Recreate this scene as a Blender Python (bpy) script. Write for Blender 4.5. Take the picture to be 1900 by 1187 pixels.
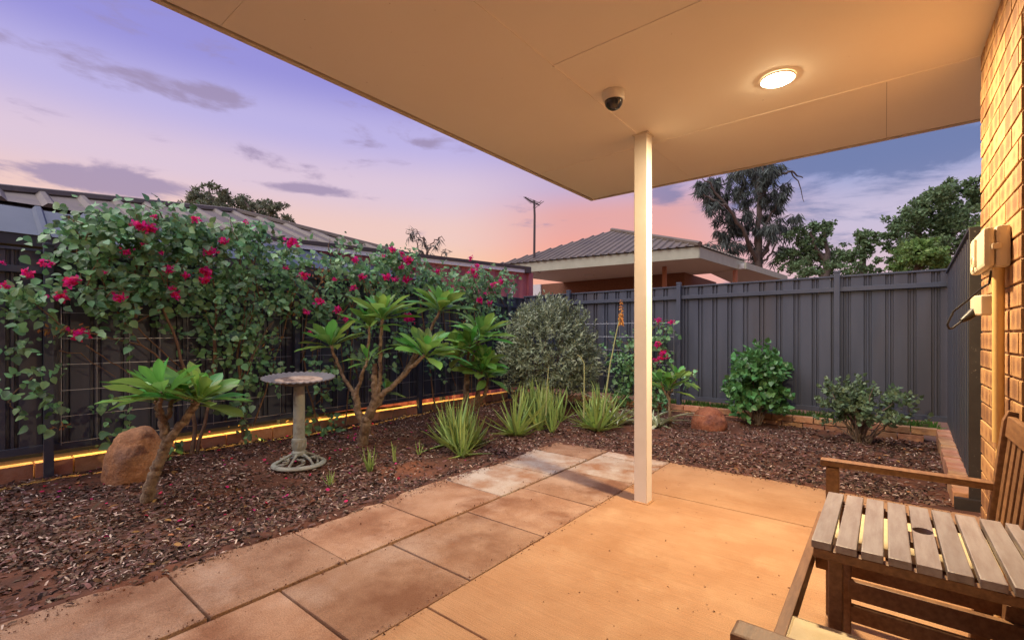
import bpy, bmesh, math, random
import numpy as np
from mathutils import Vector, Matrix, Euler, noise as mnoise

random.seed(7); rng = np.random.default_rng(7)
for o in list(bpy.data.objects): bpy.data.objects.remove(o)
scn = bpy.context.scene
C = scn.collection
R = math.radians

# ------------------------------------------------------------------ camera
F_PX, CX, HY, EYE = 858.5, 950.0, 621.0, 1.16
YAW = math.atan2(692, 858.5)
cs, sn = math.cos(YAW), math.sin(YAW)
cam = bpy.data.cameras.new('camera'); camo = bpy.data.objects.new('camera', cam); C.objects.link(camo)
camo.location = (0, 0, EYE); camo.rotation_euler = (R(90), 0, YAW)
cam.sensor_width = 36; cam.lens = F_PX / 1900 * 36; cam.shift_y = 27.5 / 1900
cam.clip_start = 0.02; cam.clip_end = 2000
scn.camera = camo

# ------------------------------------------------------------------ dusk sky, sun below the roofs
SUN_EL, SUN_AZ = R(60), math.atan2(-.9, -.45)               # soft after-sunset skylight, from high above the yard
GLOW_AZ = math.atan2(0.17 * sn + cs, 0.17 * cs - sn)      # where the sunset glow sits
w = bpy.data.worlds.new('World'); scn.world = w; w.use_nodes = True
nt = w.node_tree; nt.nodes.clear()
def wn(t, **k):
    n = nt.nodes.new(t)
    for a, b in k.items(): setattr(n, a, b)
    return n
def wl(a, b): nt.links.new(a, b)
def wmath(op, a, b=None, c=None, clamp=False):
    n = wn('ShaderNodeMath', operation=op); n.use_clamp = clamp
    for i, v in enumerate((a, b, c)):
        if v is None: continue
        if hasattr(v, 'type') and hasattr(v, 'links'): wl(v, n.inputs[i])
        else: n.inputs[i].default_value = v
    return n.outputs[0]
def wramp(fac, stops):
    n = wn('ShaderNodeValToRGB'); wl(fac, n.inputs[0])
    cr = n.color_ramp; cr.interpolation = 'EASE'
    while len(cr.elements) < len(stops): cr.elements.new(0.5)
    for e, (p, c) in zip(cr.elements, stops): e.position = p; e.color = (*c, 1)
    return n.outputs[0]
def wmix(fac, a, b):
    n = wn('ShaderNodeMix', data_type='RGBA')
    for i, v in ((0, fac), (6, a), (7, b)):
        if hasattr(v, 'links'): wl(v, n.inputs[i])
        else: n.inputs[i].default_value = v if i == 0 else (*v, 1)
    return n.outputs[2]
tc = wn('ShaderNodeTexCoord'); sep = wn('ShaderNodeSeparateXYZ'); wl(tc.outputs['Generated'], sep.inputs[0])
dx, dy, dz = sep.outputs
zz = wmath('MAXIMUM', dz, 0.0)
west = wramp(zz, [(0.0, (.90, .50, .28)), (.13, (.95, .58, .36)), (.21, (.86, .58, .52)), (.29, (.72, .56, .68)),
                  (.38, (.50, .44, .76)), (.46, (.31, .28, .68)), (.62, (.17, .17, .55)), (1.0, (.12, .13, .42))])
salmon = wramp(zz, [(0.0, (.88, .38, .25)), (.16, (.92, .37, .27)), (.24, (.78, .38, .36)), (.31, (.55, .42, .62)),
                    (.42, (.30, .30, .68)), (.60, (.17, .18, .55)), (1.0, (.12, .13, .42))])
north = wramp(zz, [(0.0, (.74, .47, .47)), (.10, (.70, .50, .56)), (.20, (.58, .50, .66)), (.30, (.28, .34, .62)),
                   (.45, (.18, .24, .56)), (1.0, (.12, .13, .42))])
# azimuth: angle from the glow, positive to the right
hl = wmath('SQRT', wmath('ADD', wmath('MULTIPLY', dx, dx), wmath('MULTIPLY', dy, dy)))
gx_, gy_ = math.cos(GLOW_AZ), math.sin(GLOW_AZ)
side = wmath('DIVIDE', wmath('ADD', wmath('MULTIPLY', dx, gy_), wmath('MULTIPLY', dy, -gx_)), wmath('MAXIMUM', hl, .001))
near = wmath('DIVIDE', wmath('ADD', wmath('MULTIPLY', dx, gx_), wmath('MULTIPLY', dy, gy_)), wmath('MAXIMUM', hl, .001))
def smooth(v, a, b):
    n = wn('ShaderNodeMapRange', interpolation_type='SMOOTHSTEP'); wl(v, n.inputs[0])
    n.inputs[1].default_value = a; n.inputs[2].default_value = b
    return n.outputs[0]
fac_s = wmath('MULTIPLY', smooth(side, -.32, -.02), smooth(near, .3, .8))
col = wmix(fac_s, west, salmon)
col = wmix(smooth(side, .12, .46), col, north)
# cloud sheet: project the direction on a flat layer
mp = wn('ShaderNodeMapping'); wl(tc.outputs['Generated'], mp.inputs[0]); mp.inputs['Scale'].default_value = (1, 1, 3.6); mp.inputs['Location'].default_value = (.3, .2, .4)
nz = wn('ShaderNodeTexNoise'); wl(mp.outputs[0], nz.inputs[0])
nz.inputs['Scale'].default_value = 5.5; nz.inputs['Detail'].default_value = 8; nz.inputs['Roughness'].default_value = .6; nz.inputs['Distortion'].default_value = .35
def blob(px, py, az_w, el_w, amp):
    r, u = (px - CX) / F_PX, (HY - py) / F_PX
    d = Vector((r * cs - sn, r * sn + cs, u)).normalized()
    a = math.atan2(d.y, d.x)
    ax, ay = math.cos(a), math.sin(a)
    s_ = wmath('DIVIDE', wmath('DIVIDE', wmath('ADD', wmath('MULTIPLY', dx, ay), wmath('MULTIPLY', dy, -ax)), wmath('MAXIMUM', hl, .001)), az_w)
    e_ = wmath('DIVIDE', wmath('SUBTRACT', dz, d.z), el_w)
    q = wmath('ADD', wmath('MULTIPLY', s_, s_), wmath('MULTIPLY', e_, e_))
    front = smooth(wmath('ADD', wmath('MULTIPLY', dx, ax), wmath('MULTIPLY', dy, ay)), 0, .2)
    return wmath('MULTIPLY', wmath('MULTIPLY', wmath('POWER', 2.718, wmath('MULTIPLY', q, -1.0)), amp), front)
dens = nz.outputs['Fac']
for b in ((1640, 285, .24, .045, .36), (1230, 360, .05, .025, .22), (1560, 400, .12, .02, .12), (60, 322, .11, .024, .26), (270, 338, .12, .016, .22),
          (250, 150, .13, .022, .15), (420, 175, .07, .015, .12), (30, 205, .05, .02, .2), (570, 350, .12, .009, .22), (790, 265, .04, .008, .15),
          (530, 268, .03, .006, .13), (240, 360, .07, .012, .16)):
    dens = wmath('ADD', dens, blob(*b))
cmask = smooth(dens, .575, .75)
ccol = wmix(smooth(side, .0, .3), (.33, .25, .40), (.135, .175, .36))
col = wmix(wmath('MULTIPLY', cmask, .82), col, ccol)
sky = wn('ShaderNodeTexSky', sky_type='NISHITA'); sky.sun_disc = False; sky.sun_elevation = SUN_EL; sky.sun_rotation = R(90) - SUN_AZ
skm = wn('ShaderNodeVectorMath', operation='SCALE'); wl(sky.outputs[0], skm.inputs[0]); skm.inputs['Scale'].default_value = .006
add = wn('ShaderNodeVectorMath', operation='ADD'); wl(col, add.inputs[0]); wl(skm.outputs[0], add.inputs[1])
bg = wn('ShaderNodeBackground'); wl(add.outputs[0], bg.inputs[0]); bg.inputs[1].default_value = 1.0
wo = wn('ShaderNodeOutputWorld'); wl(bg.outputs[0], wo.inputs[0])

sun = bpy.data.lights.new('sun', 'SUN'); suno = bpy.data.objects.new('sun', sun); C.objects.link(suno)
sun.energy = 3.8; sun.angle = R(70); sun.color = (1.0, .93, .90)

suno.rotation_euler = Vector((math.cos(SUN_AZ) * math.cos(SUN_EL), math.sin(SUN_AZ) * math.cos(SUN_EL), math.sin(SUN_EL))).to_track_quat('Z', 'Y').to_euler()
suno.location = (-6, 4, 14)
scn.view_settings.view_transform = 'Standard'; scn.view_settings.look = 'None'
scn.view_settings.exposure = 0.0; scn.view_settings.gamma = 1.0

scn.cycles.max_bounces = 12; scn.cycles.diffuse_bounces = 8

# ------------------------------------------------------------------ pixel -> place helpers
def ray(x, y): 
    r = (x - CX) / F_PX
    return Vector((r * cs - sn, r * sn + cs, (HY - y) / F_PX))
O = Vector((0, 0, EYE))
def gz(x, y, z=0.0):
    d = ray(x, y); return O + d * ((z - EYE) / d.z)
def gX(x, y, X):
    d = ray(x, y); return O + d * (X / d.x)
def gY(x, y, Y):
    d = ray(x, y); return O + d * (Y / d.y)
def at(x, y, dep): return O + ray(x, y) * dep
def depth(p): return -sn * p[0] + cs * p[1]

# ------------------------------------------------------------------ materials
def mat(name, c1, c2=None, rough=.6, scale=6.0, detail=4, bump=0.0, bscale=40.0, metal=0.0, rnd=0.0, island=0.0, transl=0.0,
        spec=.4, contrast=(.35, .65), coord='Object', c3=None, c3scale=2.0, c3range=(.5, .65), hue=0.0, stretch=(1, 1, 1), grain=None, broom=0.0, stain=None):
    m = bpy.data.materials.new(name); m.use_nodes = True; t = m.node_tree; N = t.nodes; L = t.links
    b = N['Principled BSDF']; b.inputs['Roughness'].default_value = rough; b.inputs['Metallic'].default_value = metal
    b.inputs['Specular IOR Level'].default_value = spec
    tcn = N.new('ShaderNodeTexCoord')
    src = N.new('ShaderNodeNewGeometry').outputs['Position'] if coord == 'World' else tcn.outputs[coord]
    if stretch != (1, 1, 1):
        mp = N.new('ShaderNodeMapping'); L.new(src, mp.inputs[0]); mp.inputs['Scale'].default_value = stretch; src = mp.outputs[0]
    def nse(s, d=detail):
        n = N.new('ShaderNodeTexNoise'); L.new(src, n.inputs[0]); n.inputs['Scale'].default_value = s; n.inputs['Detail'].default_value = d; n.inputs['Roughness'].default_value = .6
        return n.outputs['Fac']
    def rng_(v, a, bb, x=0., y=1.):
        n = N.new('ShaderNodeMapRange'); L.new(v, n.inputs[0]); n.inputs[1].default_value = a; n.inputs[2].default_value = bb; n.inputs[3].default_value = x; n.inputs[4].default_value = y
        return n.outputs[0]
    def mix(f, a, bb):
        n = N.new('ShaderNodeMix'); n.data_type = 'RGBA'
        for i, v in ((0, f), (6, a), (7, bb)):
            if hasattr(v, 'links'): L.new(v, n.inputs[i])
            else: n.inputs[i].default_value = v if i == 0 else (*v, 1)
        return n.outputs[2]
    out = None
    if c2 is not None: out = mix(rng_(nse(scale), *contrast), c1, c2)
    if c3 is not None: out = mix(rng_(nse(c3scale, 5), *c3range), out if out is not None else c1, c3)
    if stain is not None:      # cloudy dirt and wash marks: (colour, scale, low, high)
        out = mix(rng_(nse(stain[1], 8), stain[2], stain[3], 0., .85), out if out is not None else c1, stain[0])
    if grain is not None:
        hg = N.new('ShaderNodeHueSaturation'); L.new(out, hg.inputs['Color']); L.new(rng_(nse(grain[0], 3), .3, .7, 1 - grain[1], 1 + grain[1]), hg.inputs['Value']); out = hg.outputs[0]
    if rnd or island:
        if island: rv = N.new('ShaderNodeNewGeometry').outputs['Random Per Island']; amt = island
        else: rv = N.new('ShaderNodeObjectInfo').outputs['Random']; amt = rnd
        hs = N.new('ShaderNodeHueSaturation')
        if out is not None: L.new(out, hs.inputs['Color'])
        else: hs.inputs['Color'].default_value = (*c1, 1)
        L.new(rng_(rv, 0, 1, 1 - amt, 1 + amt), hs.inputs['Value'])
        if hue:
            mm = N.new('ShaderNodeMath'); mm.operation = 'MULTIPLY'; L.new(rv, mm.inputs[0]); mm.inputs[1].default_value = 7.31
            fr = N.new('ShaderNodeMath'); fr.operation = 'FRACT'; L.new(mm.outputs[0], fr.inputs[0])
            L.new(rng_(fr.outputs[0], 0, 1, .5 - hue, .5 + hue), hs.inputs['Hue'])
        out = hs.outputs[0]
    if out is not None: L.new(out, b.inputs['Base Color'])
    else: b.inputs['Base Color'].default_value = (*c1, 1)
    if bump:
        bp = N.new('ShaderNodeBump'); bp.inputs['Strength'].default_value = bump; bp.inputs['Distance'].default_value = .01
        L.new(nse(bscale, 6), bp.inputs['Height']); L.new(bp.outputs[0], b.inputs['Normal'])
    if broom:
        mpb = N.new('ShaderNodeMapping'); L.new(src, mpb.inputs[0]); mpb.inputs['Scale'].default_value = (3, 160, 3); mpb.inputs['Rotation'].default_value = (0, 0, R(3))
        nb = N.new('ShaderNodeTexNoise'); L.new(mpb.outputs[0], nb.inputs[0]); nb.inputs['Scale'].default_value = 1.0; nb.inputs['Detail'].default_value = 3
        b2 = N.new('ShaderNodeBump'); b2.inputs['Strength'].default_value = broom; b2.inputs['Distance'].default_value = .004
        L.new(nb.outputs['Fac'], b2.inputs['Height']); L.new(bp.outputs[0], b2.inputs['Normal']); L.new(b2.outputs[0], b.inputs['Normal'])
        hb = N.new('ShaderNodeHueSaturation'); L.new(out, hb.inputs['Color']); L.new(rng_(nb.outputs['Fac'], .3, .7, .9, 1.1), hb.inputs['Value']); L.new(hb.outputs[0], b.inputs['Base Color'])
    if transl:
        tr = N.new('ShaderNodeBsdfTranslucent')
        if out is not None:
            h2 = N.new('ShaderNodeHueSaturation'); L.new(out, h2.inputs['Color']); h2.inputs['Hue'].default_value = .475; h2.inputs['Value'].default_value = 1.5
            L.new(h2.outputs[0], tr.inputs[0])
        else: tr.inputs[0].default_value = (*c1, 1)
        ms = N.new('ShaderNodeMixShader'); ms.inputs[0].default_value = transl
        L.new(b.outputs[0], ms.inputs[1]); L.new(tr.outputs[0], ms.inputs[2]); L.new(ms.outputs[0], N['Material Output'].inputs[0])
    return m

M = {}
M['soil'] = mat('soil', (.075, .030, .017), (.14, .050, .024), .95, 5, bump=.9, bscale=30, c3=(.24, .085, .035), c3scale=1.3, c3range=(.55, .72), coord='World')
M['ground'] = mat('ground', (.16, .075, .04), (.2, .1, .05), .95, 2, bump=.4)
M['chip'] = mat('chip', (.115, .066, .050), rough=.85, island=.9, hue=.03, spec=.2)
M['strawchip'] = mat('strawchip', (.47, .36, .29), rough=.8, island=.5, hue=.02, spec=.2)
M['concrete'] = mat('concrete', (.405, .215, .103), (.475, .275, .142), .85, 2.6, bump=.35, bscale=180, c3=(.34, .165, .068), c3scale=1.1, c3range=(.47, .72), coord='World', grain=(260, .30), broom=.7, stain=((.52, .32, .17), 3.1, .54, .76))
M['paver'] = mat('paver', (.33, .175, .095), (.43, .265, .165), .88, 3.0, bump=.5, bscale=120, c3=(.23, .105, .052), c3scale=2.6, c3range=(.44, .64), coord='World', rnd=.16, grain=(220, .34), stain=((.50, .35, .25), 2.1, .52, .72))
M['paver_pale'] = mat('paver_pale', (.42, .29, .20), (.52, .44, .36), .88, 4.0, bump=.5, bscale=120, c3=(.34, .17, .085), c3scale=3.4, c3range=(.46, .64), coord='World', rnd=.1, grain=(220, .28))
M['joint'] = mat('joint', (.10, .05, .025), (.16, .07, .03), .95, 20)
M['ceiling'] = mat('ceiling', (.90, .83, .72), (.92, .855, .745), .75, 1.5, bump=.06, bscale=40, coord='World', stain=((.42, .33, .24), 34, .715, .76))
M['fascia'] = mat('fascia', (.70, .62, .50), (.60, .50, .38), .6, 6, coord='World')
M['darkgap'] = mat('darkgap', (.12, .07, .04), rough=.9)
M['cream'] = mat('cream', (.80, .75, .66), (.74, .68, .58), .5, 4, bump=.05, bscale=30, coord='World')
M['fence'] = mat('fence', (.068, .077, .100), (.080, .088, .110), .45, 3, bump=.03, bscale=20, coord='World', stretch=(1, 1, .12), spec=.35, c3=(.090, .076, .074), c3scale=1.1, c3range=(.5, .75), grain=(6, .10))
M['fencepost'] = mat('fencepost', (.065, .075, .100), (.076, .085, .108), .42, 5, coord='World', spec=.4)
M['brownsteel'] = mat('brownsteel', (.030, .024, .020), (.042, .034, .028), .45, 8, coord='World', c3=(.2, .17, .13), c3scale=40, c3range=(.66, .72))
M['wire'] = mat('wire', (.42, .42, .43), rough=.4, metal=.6)
M['mortar'] = mat('mortar', (.20, .11, .06), (.26, .15, .08), .95, 30)
M['kerbbrick'] = mat('kerbbrick', (.46, .21, .10), (.55, .30, .16), .9, 12, bump=.5, bscale=80, rnd=.2, hue=.012, coord='World')
M['bark'] = mat('bark', (.33, .235, .15), (.16, .105, .065), .9, 26, bump=1.0, bscale=90, coord='World')
M['greybark'] = mat('greybark', (.24, .18, .14), (.14, .10, .075), .9, 18, bump=.6, bscale=60, coord='World')
M['stem'] = mat('stem', (.26, .15, .08), (.17, .11, .06), .85, 20, coord='World')
M['bougleaf'] = mat('bougleaf', (.165, .33, .125), rough=.42, island=.6, hue=.03, transl=.22, spec=.55)
M['bougleaf1'] = mat('bougleaf1', (.175, .345, .13), rough=.40, rnd=.55, hue=.03, transl=.22, spec=.55)
M['bract'] = mat('bract', (.72, .025, .17), rough=.6, island=.3, hue=.03, transl=.35)
M['deadleaf'] = mat('deadleaf', (.42, .21, .07), rough=.8, island=.4, hue=.02, transl=.2)
M['frangi'] = mat('frangi', (.15, .335, .066), rough=.36, rnd=.42, hue=.045, transl=.28, spec=.5)
M['midrib'] = mat('midrib', (.34, .44, .16), rough=.5)
M['aloe'] = mat('aloe', (.25, .38, .105), (.35, .46, .13), .45, 8, rnd=.22, hue=.02, transl=.06, spec=.4)
M['agave'] = mat('agave', (.66, .65, .46), (.30, .38, .22), .5, 14, rnd=.15, stretch=(1, .1, 1))
M['scape'] = mat('scape', (.34, .36, .16), rough=.6)
M['torch'] = mat('torch', (.72, .33, .07), rough=.6, island=.25)
M['greybush'] = mat('greybush', (.25, .29, .17), rough=.48, island=.5, hue=.02, transl=.15)
M['gardenia'] = mat('gardenia', (.10, .24, .075), rough=.32, island=.4, hue=.025, transl=.18, spec=.55)
M['smallshrub'] = mat('smallshrub', (.15, .22, .115), rough=.45, island=.45, hue=.03, transl=.18)
M['rock'] = mat('rock', (.36, .165, .072), (.48, .245, .115), .85, 9, bump=1.0, bscale=55, grain=(90, .22), c3=(.24, .13, .08), c3scale=3.2, c3range=(.52, .66))
M['rock_red'] = mat('rock_red', (.26, .085, .042), (.36, .14, .07), .85, 9, bump=1.0, bscale=55, grain=(90, .22), c3=(.16, .06, .045), c3scale=4, c3range=(.52, .66))
M['verdigris'] = mat('verdigris', (.30, .33, .29), (.38, .37, .30), .6, 14, bump=.3, bscale=60, c3=(.21, .20, .17), c3scale=9, c3range=(.5, .65))
M['bowl'] = mat('bowl', (.13, .12, .125), (.18, .165, .16), .6, 14, bump=.3, bscale=60)
M['rustbowl'] = mat('rustbowl', (.36, .24, .16), (.48, .36, .27), .85, 12, c3=(.13, .09, .075), c3scale=8, c3range=(.5, .6))
M['wood'] = mat('wood', (.17, .078, .034), (.26, .13, .058), .5, 9, bump=.15, bscale=50, stretch=(7, 1, 7), rnd=.12, coord='World')
M['woodtop'] = mat('woodtop', (.36, .31, .31), (.27, .21, .20), .40, 7, bump=.15, bscale=40, stretch=(8, 1, 8), rnd=.1, coord='World')  # grey-lavender cast of window daylight is put into the slat colour
M['cushion'] = mat('cushion', (.62, .50, .30), (.66, .55, .35), .9, 30, bump=.3, bscale=500)
M['plastic'] = mat('plastic', (.60, .50, .36), rough=.45)
M['conduit'] = mat('conduit', (.74, .50, .19), (.68, .44, .16), .45, 8)
M['black'] = mat('black', (.02, .018, .018), rough=.4)
M['smoked'] = mat('smoked', (.03, .03, .035), rough=.08, spec=.8)
M['roofbrown'] = mat('roofbrown', (.150, .120, .088), (.178, .138, .100), .55, 4, coord='World', c3=(.12, .095, .075), c3scale=2)
M['roofblue'] = mat('roofblue', (.07, .09, .125), (.085, .105, .14), .5, 4, metal=.0, coord='World')
M['darkwall'] = mat('darkwall', (.06, .058, .06), rough=.7)
M['fasciacream'] = mat('fasciacream', (.50, .50, .36), (.44, .44, .31), .6, 5, coord='World')
M['soffit'] = mat('soffit', (.66, .64, .61), rough=.8)
M['farbrick'] = mat('farbrick', (.17, .072, .04), (.22, .10, .055), .9, 20)
M['rustpost'] = mat('rustpost', (.38, .15, .08), rough=.6)
M['maroon'] = mat('maroon', (.36, .10, .12), (.42, .14, .15), .6, 3, c3=(.22, .09, .08), c3scale=5, c3range=(.6, .7))
M['darksteel'] = mat('darksteel', (.07, .06, .06), (.10, .07, .06), .6, 8)
M['white'] = mat('white', (.78, .78, .76), rough=.5)
M['treeleaf'] = mat('treeleaf', (.125, .20, .085), rough=.55, island=.45, hue=.02, transl=.25)
M['treeleaf2'] = mat('treeleaf2', (.16, .27, .07), rough=.55, island=.4, hue=.02, transl=.3)
M['oakleaf'] = mat('oakleaf', (.085, .105, .085), rough=.6, island=.5, hue=.02, transl=.15)
M['gumleaf'] = mat('gumleaf', (.15, .175, .10), rough=.6, island=.45, hue=.02, transl=.2)
M['trunkdark'] = mat('trunkdark', (.10, .075, .06), (.15, .115, .09), .9, 6, coord='World')
M['grass'] = mat('grass', (.16, .34, .05), rough=.6, island=.3, hue=.02, transl=.3)
M['glass'] = mat('glass', (.015, .017, .02), rough=.05, spec=.7)

def brick_material():
    m = bpy.data.materials.new('housebrick'); m.use_nodes = True; t = m.node_tree; N = t.nodes; L = t.links
    b = N['Principled BSDF']; b.inputs['Roughness'].default_value = .8
    g = N.new('ShaderNodeTexCoord'); s = N.new('ShaderNodeSeparateXYZ'); L.new(g.outputs['Generated'], s.inputs[0])
    oi = N.new('ShaderNodeObjectInfo')
    def mth(op, a, c=None):
        n = N.new('ShaderNodeMath'); n.operation = op
        for i, v in enumerate((a, c)):
            if v is None: continue
            if hasattr(v, 'links'): L.new(v, n.inputs[i])
            else: n.inputs[i].default_value = v
        return n.outputs[0]
    yy = mth('ABSOLUTE', mth('SUBTRACT', mth('FRACT', mth('MULTIPLY', s.outputs[1], 2.0)), .5))
    z2 = mth('ABSOLUTE', mth('SUBTRACT', s.outputs[2], .5))
    rr = mth('SQRT', mth('ADD', mth('MULTIPLY', yy, yy), mth('MULTIPLY', mth('MULTIPLY', z2, z2), .8)))
    nz = N.new('ShaderNodeTexNoise'); geo = N.new('ShaderNodeNewGeometry'); L.new(geo.outputs['Position'], nz.inputs[0]); nz.inputs['Scale'].default_value = 160; nz.inputs['Detail'].default_value = 3
    n2 = N.new('ShaderNodeTexNoise'); L.new(geo.outputs['Position'], n2.inputs[0]); n2.inputs['Scale'].default_value = 9
    k = mth('ADD', rr, mth('MULTIPLY', mth('SUBTRACT', nz.outputs['Fac'], .5), .55))
    k = mth('ADD', k, mth('MULTIPLY', mth('SUBTRACT', oi.outputs['Random'], .5), .38))
    k = mth('ADD', k, mth('MULTIPLY', mth('SUBTRACT', n2.outputs['Fac'], .5), .4))
    r = N.new('ShaderNodeValToRGB'); L.new(k, r.inputs[0]); cr = r.color_ramp
    cr.elements[0].position = .12; cr.elements[0].color = (.23, .105, .045, 1)
    cr.elements[1].position = .52; cr.elements[1].color = (.46, .255, .105, 1)
    e = cr.elements.new(.32); e.color = (.37, .185, .075, 1)
    hs = N.new('ShaderNodeHueSaturation'); L.new(r.outputs[0], hs.inputs['Color'])
    mr = N.new('ShaderNodeMapRange'); L.new(oi.outputs['Random'], mr.inputs[0]); mr.inputs[3].default_value = .88; mr.inputs[4].default_value = 1.1
    L.new(mr.outputs[0], hs.inputs['Value']); L.new(hs.outputs[0], b.inputs['Base Color'])
    bp = N.new('ShaderNodeBump'); bp.inputs['Strength'].default_value = .4; bp.inputs['Distance'].default_value = .004; L.new(nz.outputs['Fac'], bp.inputs['Height']); L.new(bp.outputs[0], b.inputs['Normal'])
    return m
M['brick'] = brick_material()

# ------------------------------------------------------------------ mesh helpers
ORG = {}
def root(name, label, cat, loc, group=None):
    o = bpy.data.objects.new(name, None); C.objects.link(o); o.location = loc; o.empty_display_size = .05
    o['label'] = label; o['category'] = cat
    if group: o['group'] = group
    ORG[o.name] = Vector(loc); return o
def finish(o, parent=None, label=None, cat=None, group=None, kind=None):
    C.objects.link(o)
    if parent is not None: o.parent = parent
    if label: o['label'] = label
    if cat: o['category'] = cat
    if group: o['group'] = group
    if kind: o['kind'] = kind
    return o
class MB:
    def __init__(s): s.v = []; s.f = []
    def quad(s, *p):
        n = len(s.v); s.v += [tuple(q) for q in p]; s.f.append(tuple(range(n, n + len(p)))); return s
    def box(s, x0, x1, y0, y1, z0, z1):
        n = len(s.v)
        s.v += [(x0, y0, z0), (x1, y0, z0), (x1, y1, z0), (x0, y1, z0), (x0, y0, z1), (x1, y0, z1), (x1, y1, z1), (x0, y1, z1)]
        s.f += [tuple(n + i for i in q) for q in ((0, 3, 2, 1), (4, 5, 6, 7), (0, 1, 5, 4), (1, 2, 6, 5), (2, 3, 7, 6), (3, 0, 4, 7))]; return s
    def bar(s, a, b, w, h, up=(0, 0, 1)):
        a, b = Vector(a), Vector(b); d = (b - a).normalized(); x = d.cross(Vector(up)).normalized(); u = x.cross(d)
        n = len(s.v)
        for p in (a, b):
            for i, j in ((-1, -1), (1, -1), (1, 1), (-1, 1)): s.v.append(tuple(p + x * (i * w / 2) + u * (j * h / 2)))
        s.f += [tuple(n + i for i in q) for q in ((0, 1, 2, 3), (7, 6, 5, 4), (0, 4, 5, 1), (1, 5, 6, 2), (2, 6, 7, 3), (3, 7, 4, 0))]; return s
    def tube(s, pts, rad, n=8, cap=True):
        pts = [Vector(p) for p in pts]
        if not hasattr(rad, '__len__'): rad = [rad] * len(pts)
        base = len(s.v); prev = None
        for i, p in enumerate(pts):
            d = (pts[min(i + 1, len(pts) - 1)] - pts[max(i - 1, 0)]).normalized()
            if prev is None:
                x = d.orthogonal().normalized()
            else:
                x = (prev - d * prev.dot(d)).normalized()
            prev = x; y = d.cross(x)
            for k in range(n):
                a = 2 * math.pi * k / n; s.v.append(tuple(p + (x * math.cos(a) + y * math.sin(a)) * rad[i]))
        for i in range(len(pts) - 1):
            for k in range(n):
                a = base + i * n; s.f.append((a + k, a + (k + 1) % n, a + n + (k + 1) % n, a + n + k))
        if cap:
            s.f.append(tuple(base + k for k in reversed(range(n)))); s.f.append(tuple(base + (len(pts) - 1) * n + k for k in range(n)))
        return s
    def lathe(s, prof, c, n=24, axis='z'):
        base = len(s.v); c = Vector(c)
        for r, z in prof:
            for k in range(n):
                a = 2 * math.pi * k / n; s.v.append(tuple(c + Vector((r * math.cos(a), r * math.sin(a), z))))
        for i in range(len(prof) - 1):
            for k in range(n):
                a = base + i * n; s.f.append((a + k, a + (k + 1) % n, a + n + (k + 1) % n, a + n + k))
        return s
    def prism(s, poly, z0, z1):
        n = len(s.v); m = len(poly)
        s.v += [(p[0], p[1], z0) for p in poly] + [(p[0], p[1], z1) for p in poly]
        s.f.append(tuple(n + i for i in reversed(range(m)))); s.f.append(tuple(n + m + i for i in range(m)))
        for i in range(m): s.f.append((n + i, n + (i + 1) % m, n + m + (i + 1) % m, n + m + i))
        return s
    def mesh(s, name, m, org=(0, 0, 0), smooth=False, bevel=0.0, sharp=40):
        me = bpy.data.meshes.new(name); org = Vector(org)
        me.from_pydata([tuple(Vector(v) - org) for v in s.v], [], s.f)
        if bevel:
            bm = bmesh.new(); bm.from_mesh(me)
            bmesh.ops.recalc_face_normals(bm, faces=bm.faces)
            es = [e for e in bm.edges if len(e.link_faces) == 2 and e.calc_face_angle(0) > .5]
            bmesh.ops.bevel(bm, geom=es, offset=bevel, segments=2, affect='EDGES', profile=.6, clamp_overlap=True)
            bm.to_mesh(me); bm.free()
        me.materials.append(M[m] if isinstance(m, str) else m)
        if smooth or bevel:
            for p in me.polygons: p.use_smooth = True
            try: me.set_sharp_from_angle(angle=R(sharp if smooth else 15))
            except Exception: pass
        return me
    def part(s, name, m, parent, **k):
        r = parent
        while r.parent: r = r.parent
        kw = {a: k.pop(a) for a in ('label', 'cat', 'group', 'kind') if a in k}
        o = bpy.data.objects.new(name, s.mesh(name, m, ORG.get(r.name, Vector()), **k)); return finish(o, parent, **kw)
    def thing(s, name, m, label, cat, loc=(0, 0, 0), group=None, **k):
        o = bpy.data.objects.new(name, s.mesh(name, m, loc, **k)); o.location = loc; ORG[name] = Vector(loc)
        finish(o, None, label, cat, group); ORG[o.name] = Vector(loc); return o
    def struct(s, name, m, **k):
        o = bpy.data.objects.new(name, s.mesh(name, m, (0, 0, 0), **k)); ORG[o.name] = Vector(); return finish(o, None, kind='structure')
def piece(name, me, parent, mtx):
    r = parent
    while r.parent: r = r.parent
    o = bpy.data.objects.new(name, me); C.objects.link(o); o.parent = parent
    o.matrix_local = Matrix.Translation(-ORG[r.name]) @ mtx
    return o
def npmesh(name, V, T, m, smooth=True):
    me = bpy.data.meshes.new(name); k = T.shape[1]
    me.vertices.add(len(V)); me.vertices.foreach_set('co', np.ascontiguousarray(V, dtype=np.float32).ravel())
    me.loops.add(T.size); me.loops.foreach_set('vertex_index', np.ascontiguousarray(T, dtype=np.int32).ravel())
    me.polygons.add(len(T)); me.polygons.foreach_set('loop_start', np.arange(0, T.size, k, dtype=np.int32))
    me.polygons.foreach_set('use_smooth', np.full(len(T), smooth))
    me.update(calc_edges=True); me.validate(); me.materials.append(M[m]); return me
def norm(a): return a / np.maximum(np.linalg.norm(a, axis=1, keepdims=True), 1e-9)
HEART = (np.array([(0, 0, 0), (.34, .16, .07), (.40, .42, .09), (.22, .74, .03), (0, 1, -.08), (-.22, .74, .03), (-.40, .42, .09), (-.34, .16, .07), (0, .5, 0)], float),
         np.array([(0, 1, 8), (1, 2, 8), (2, 3, 8), (3, 4, 8), (4, 5, 8), (5, 6, 8), (6, 7, 8), (7, 0, 8)]))
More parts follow.
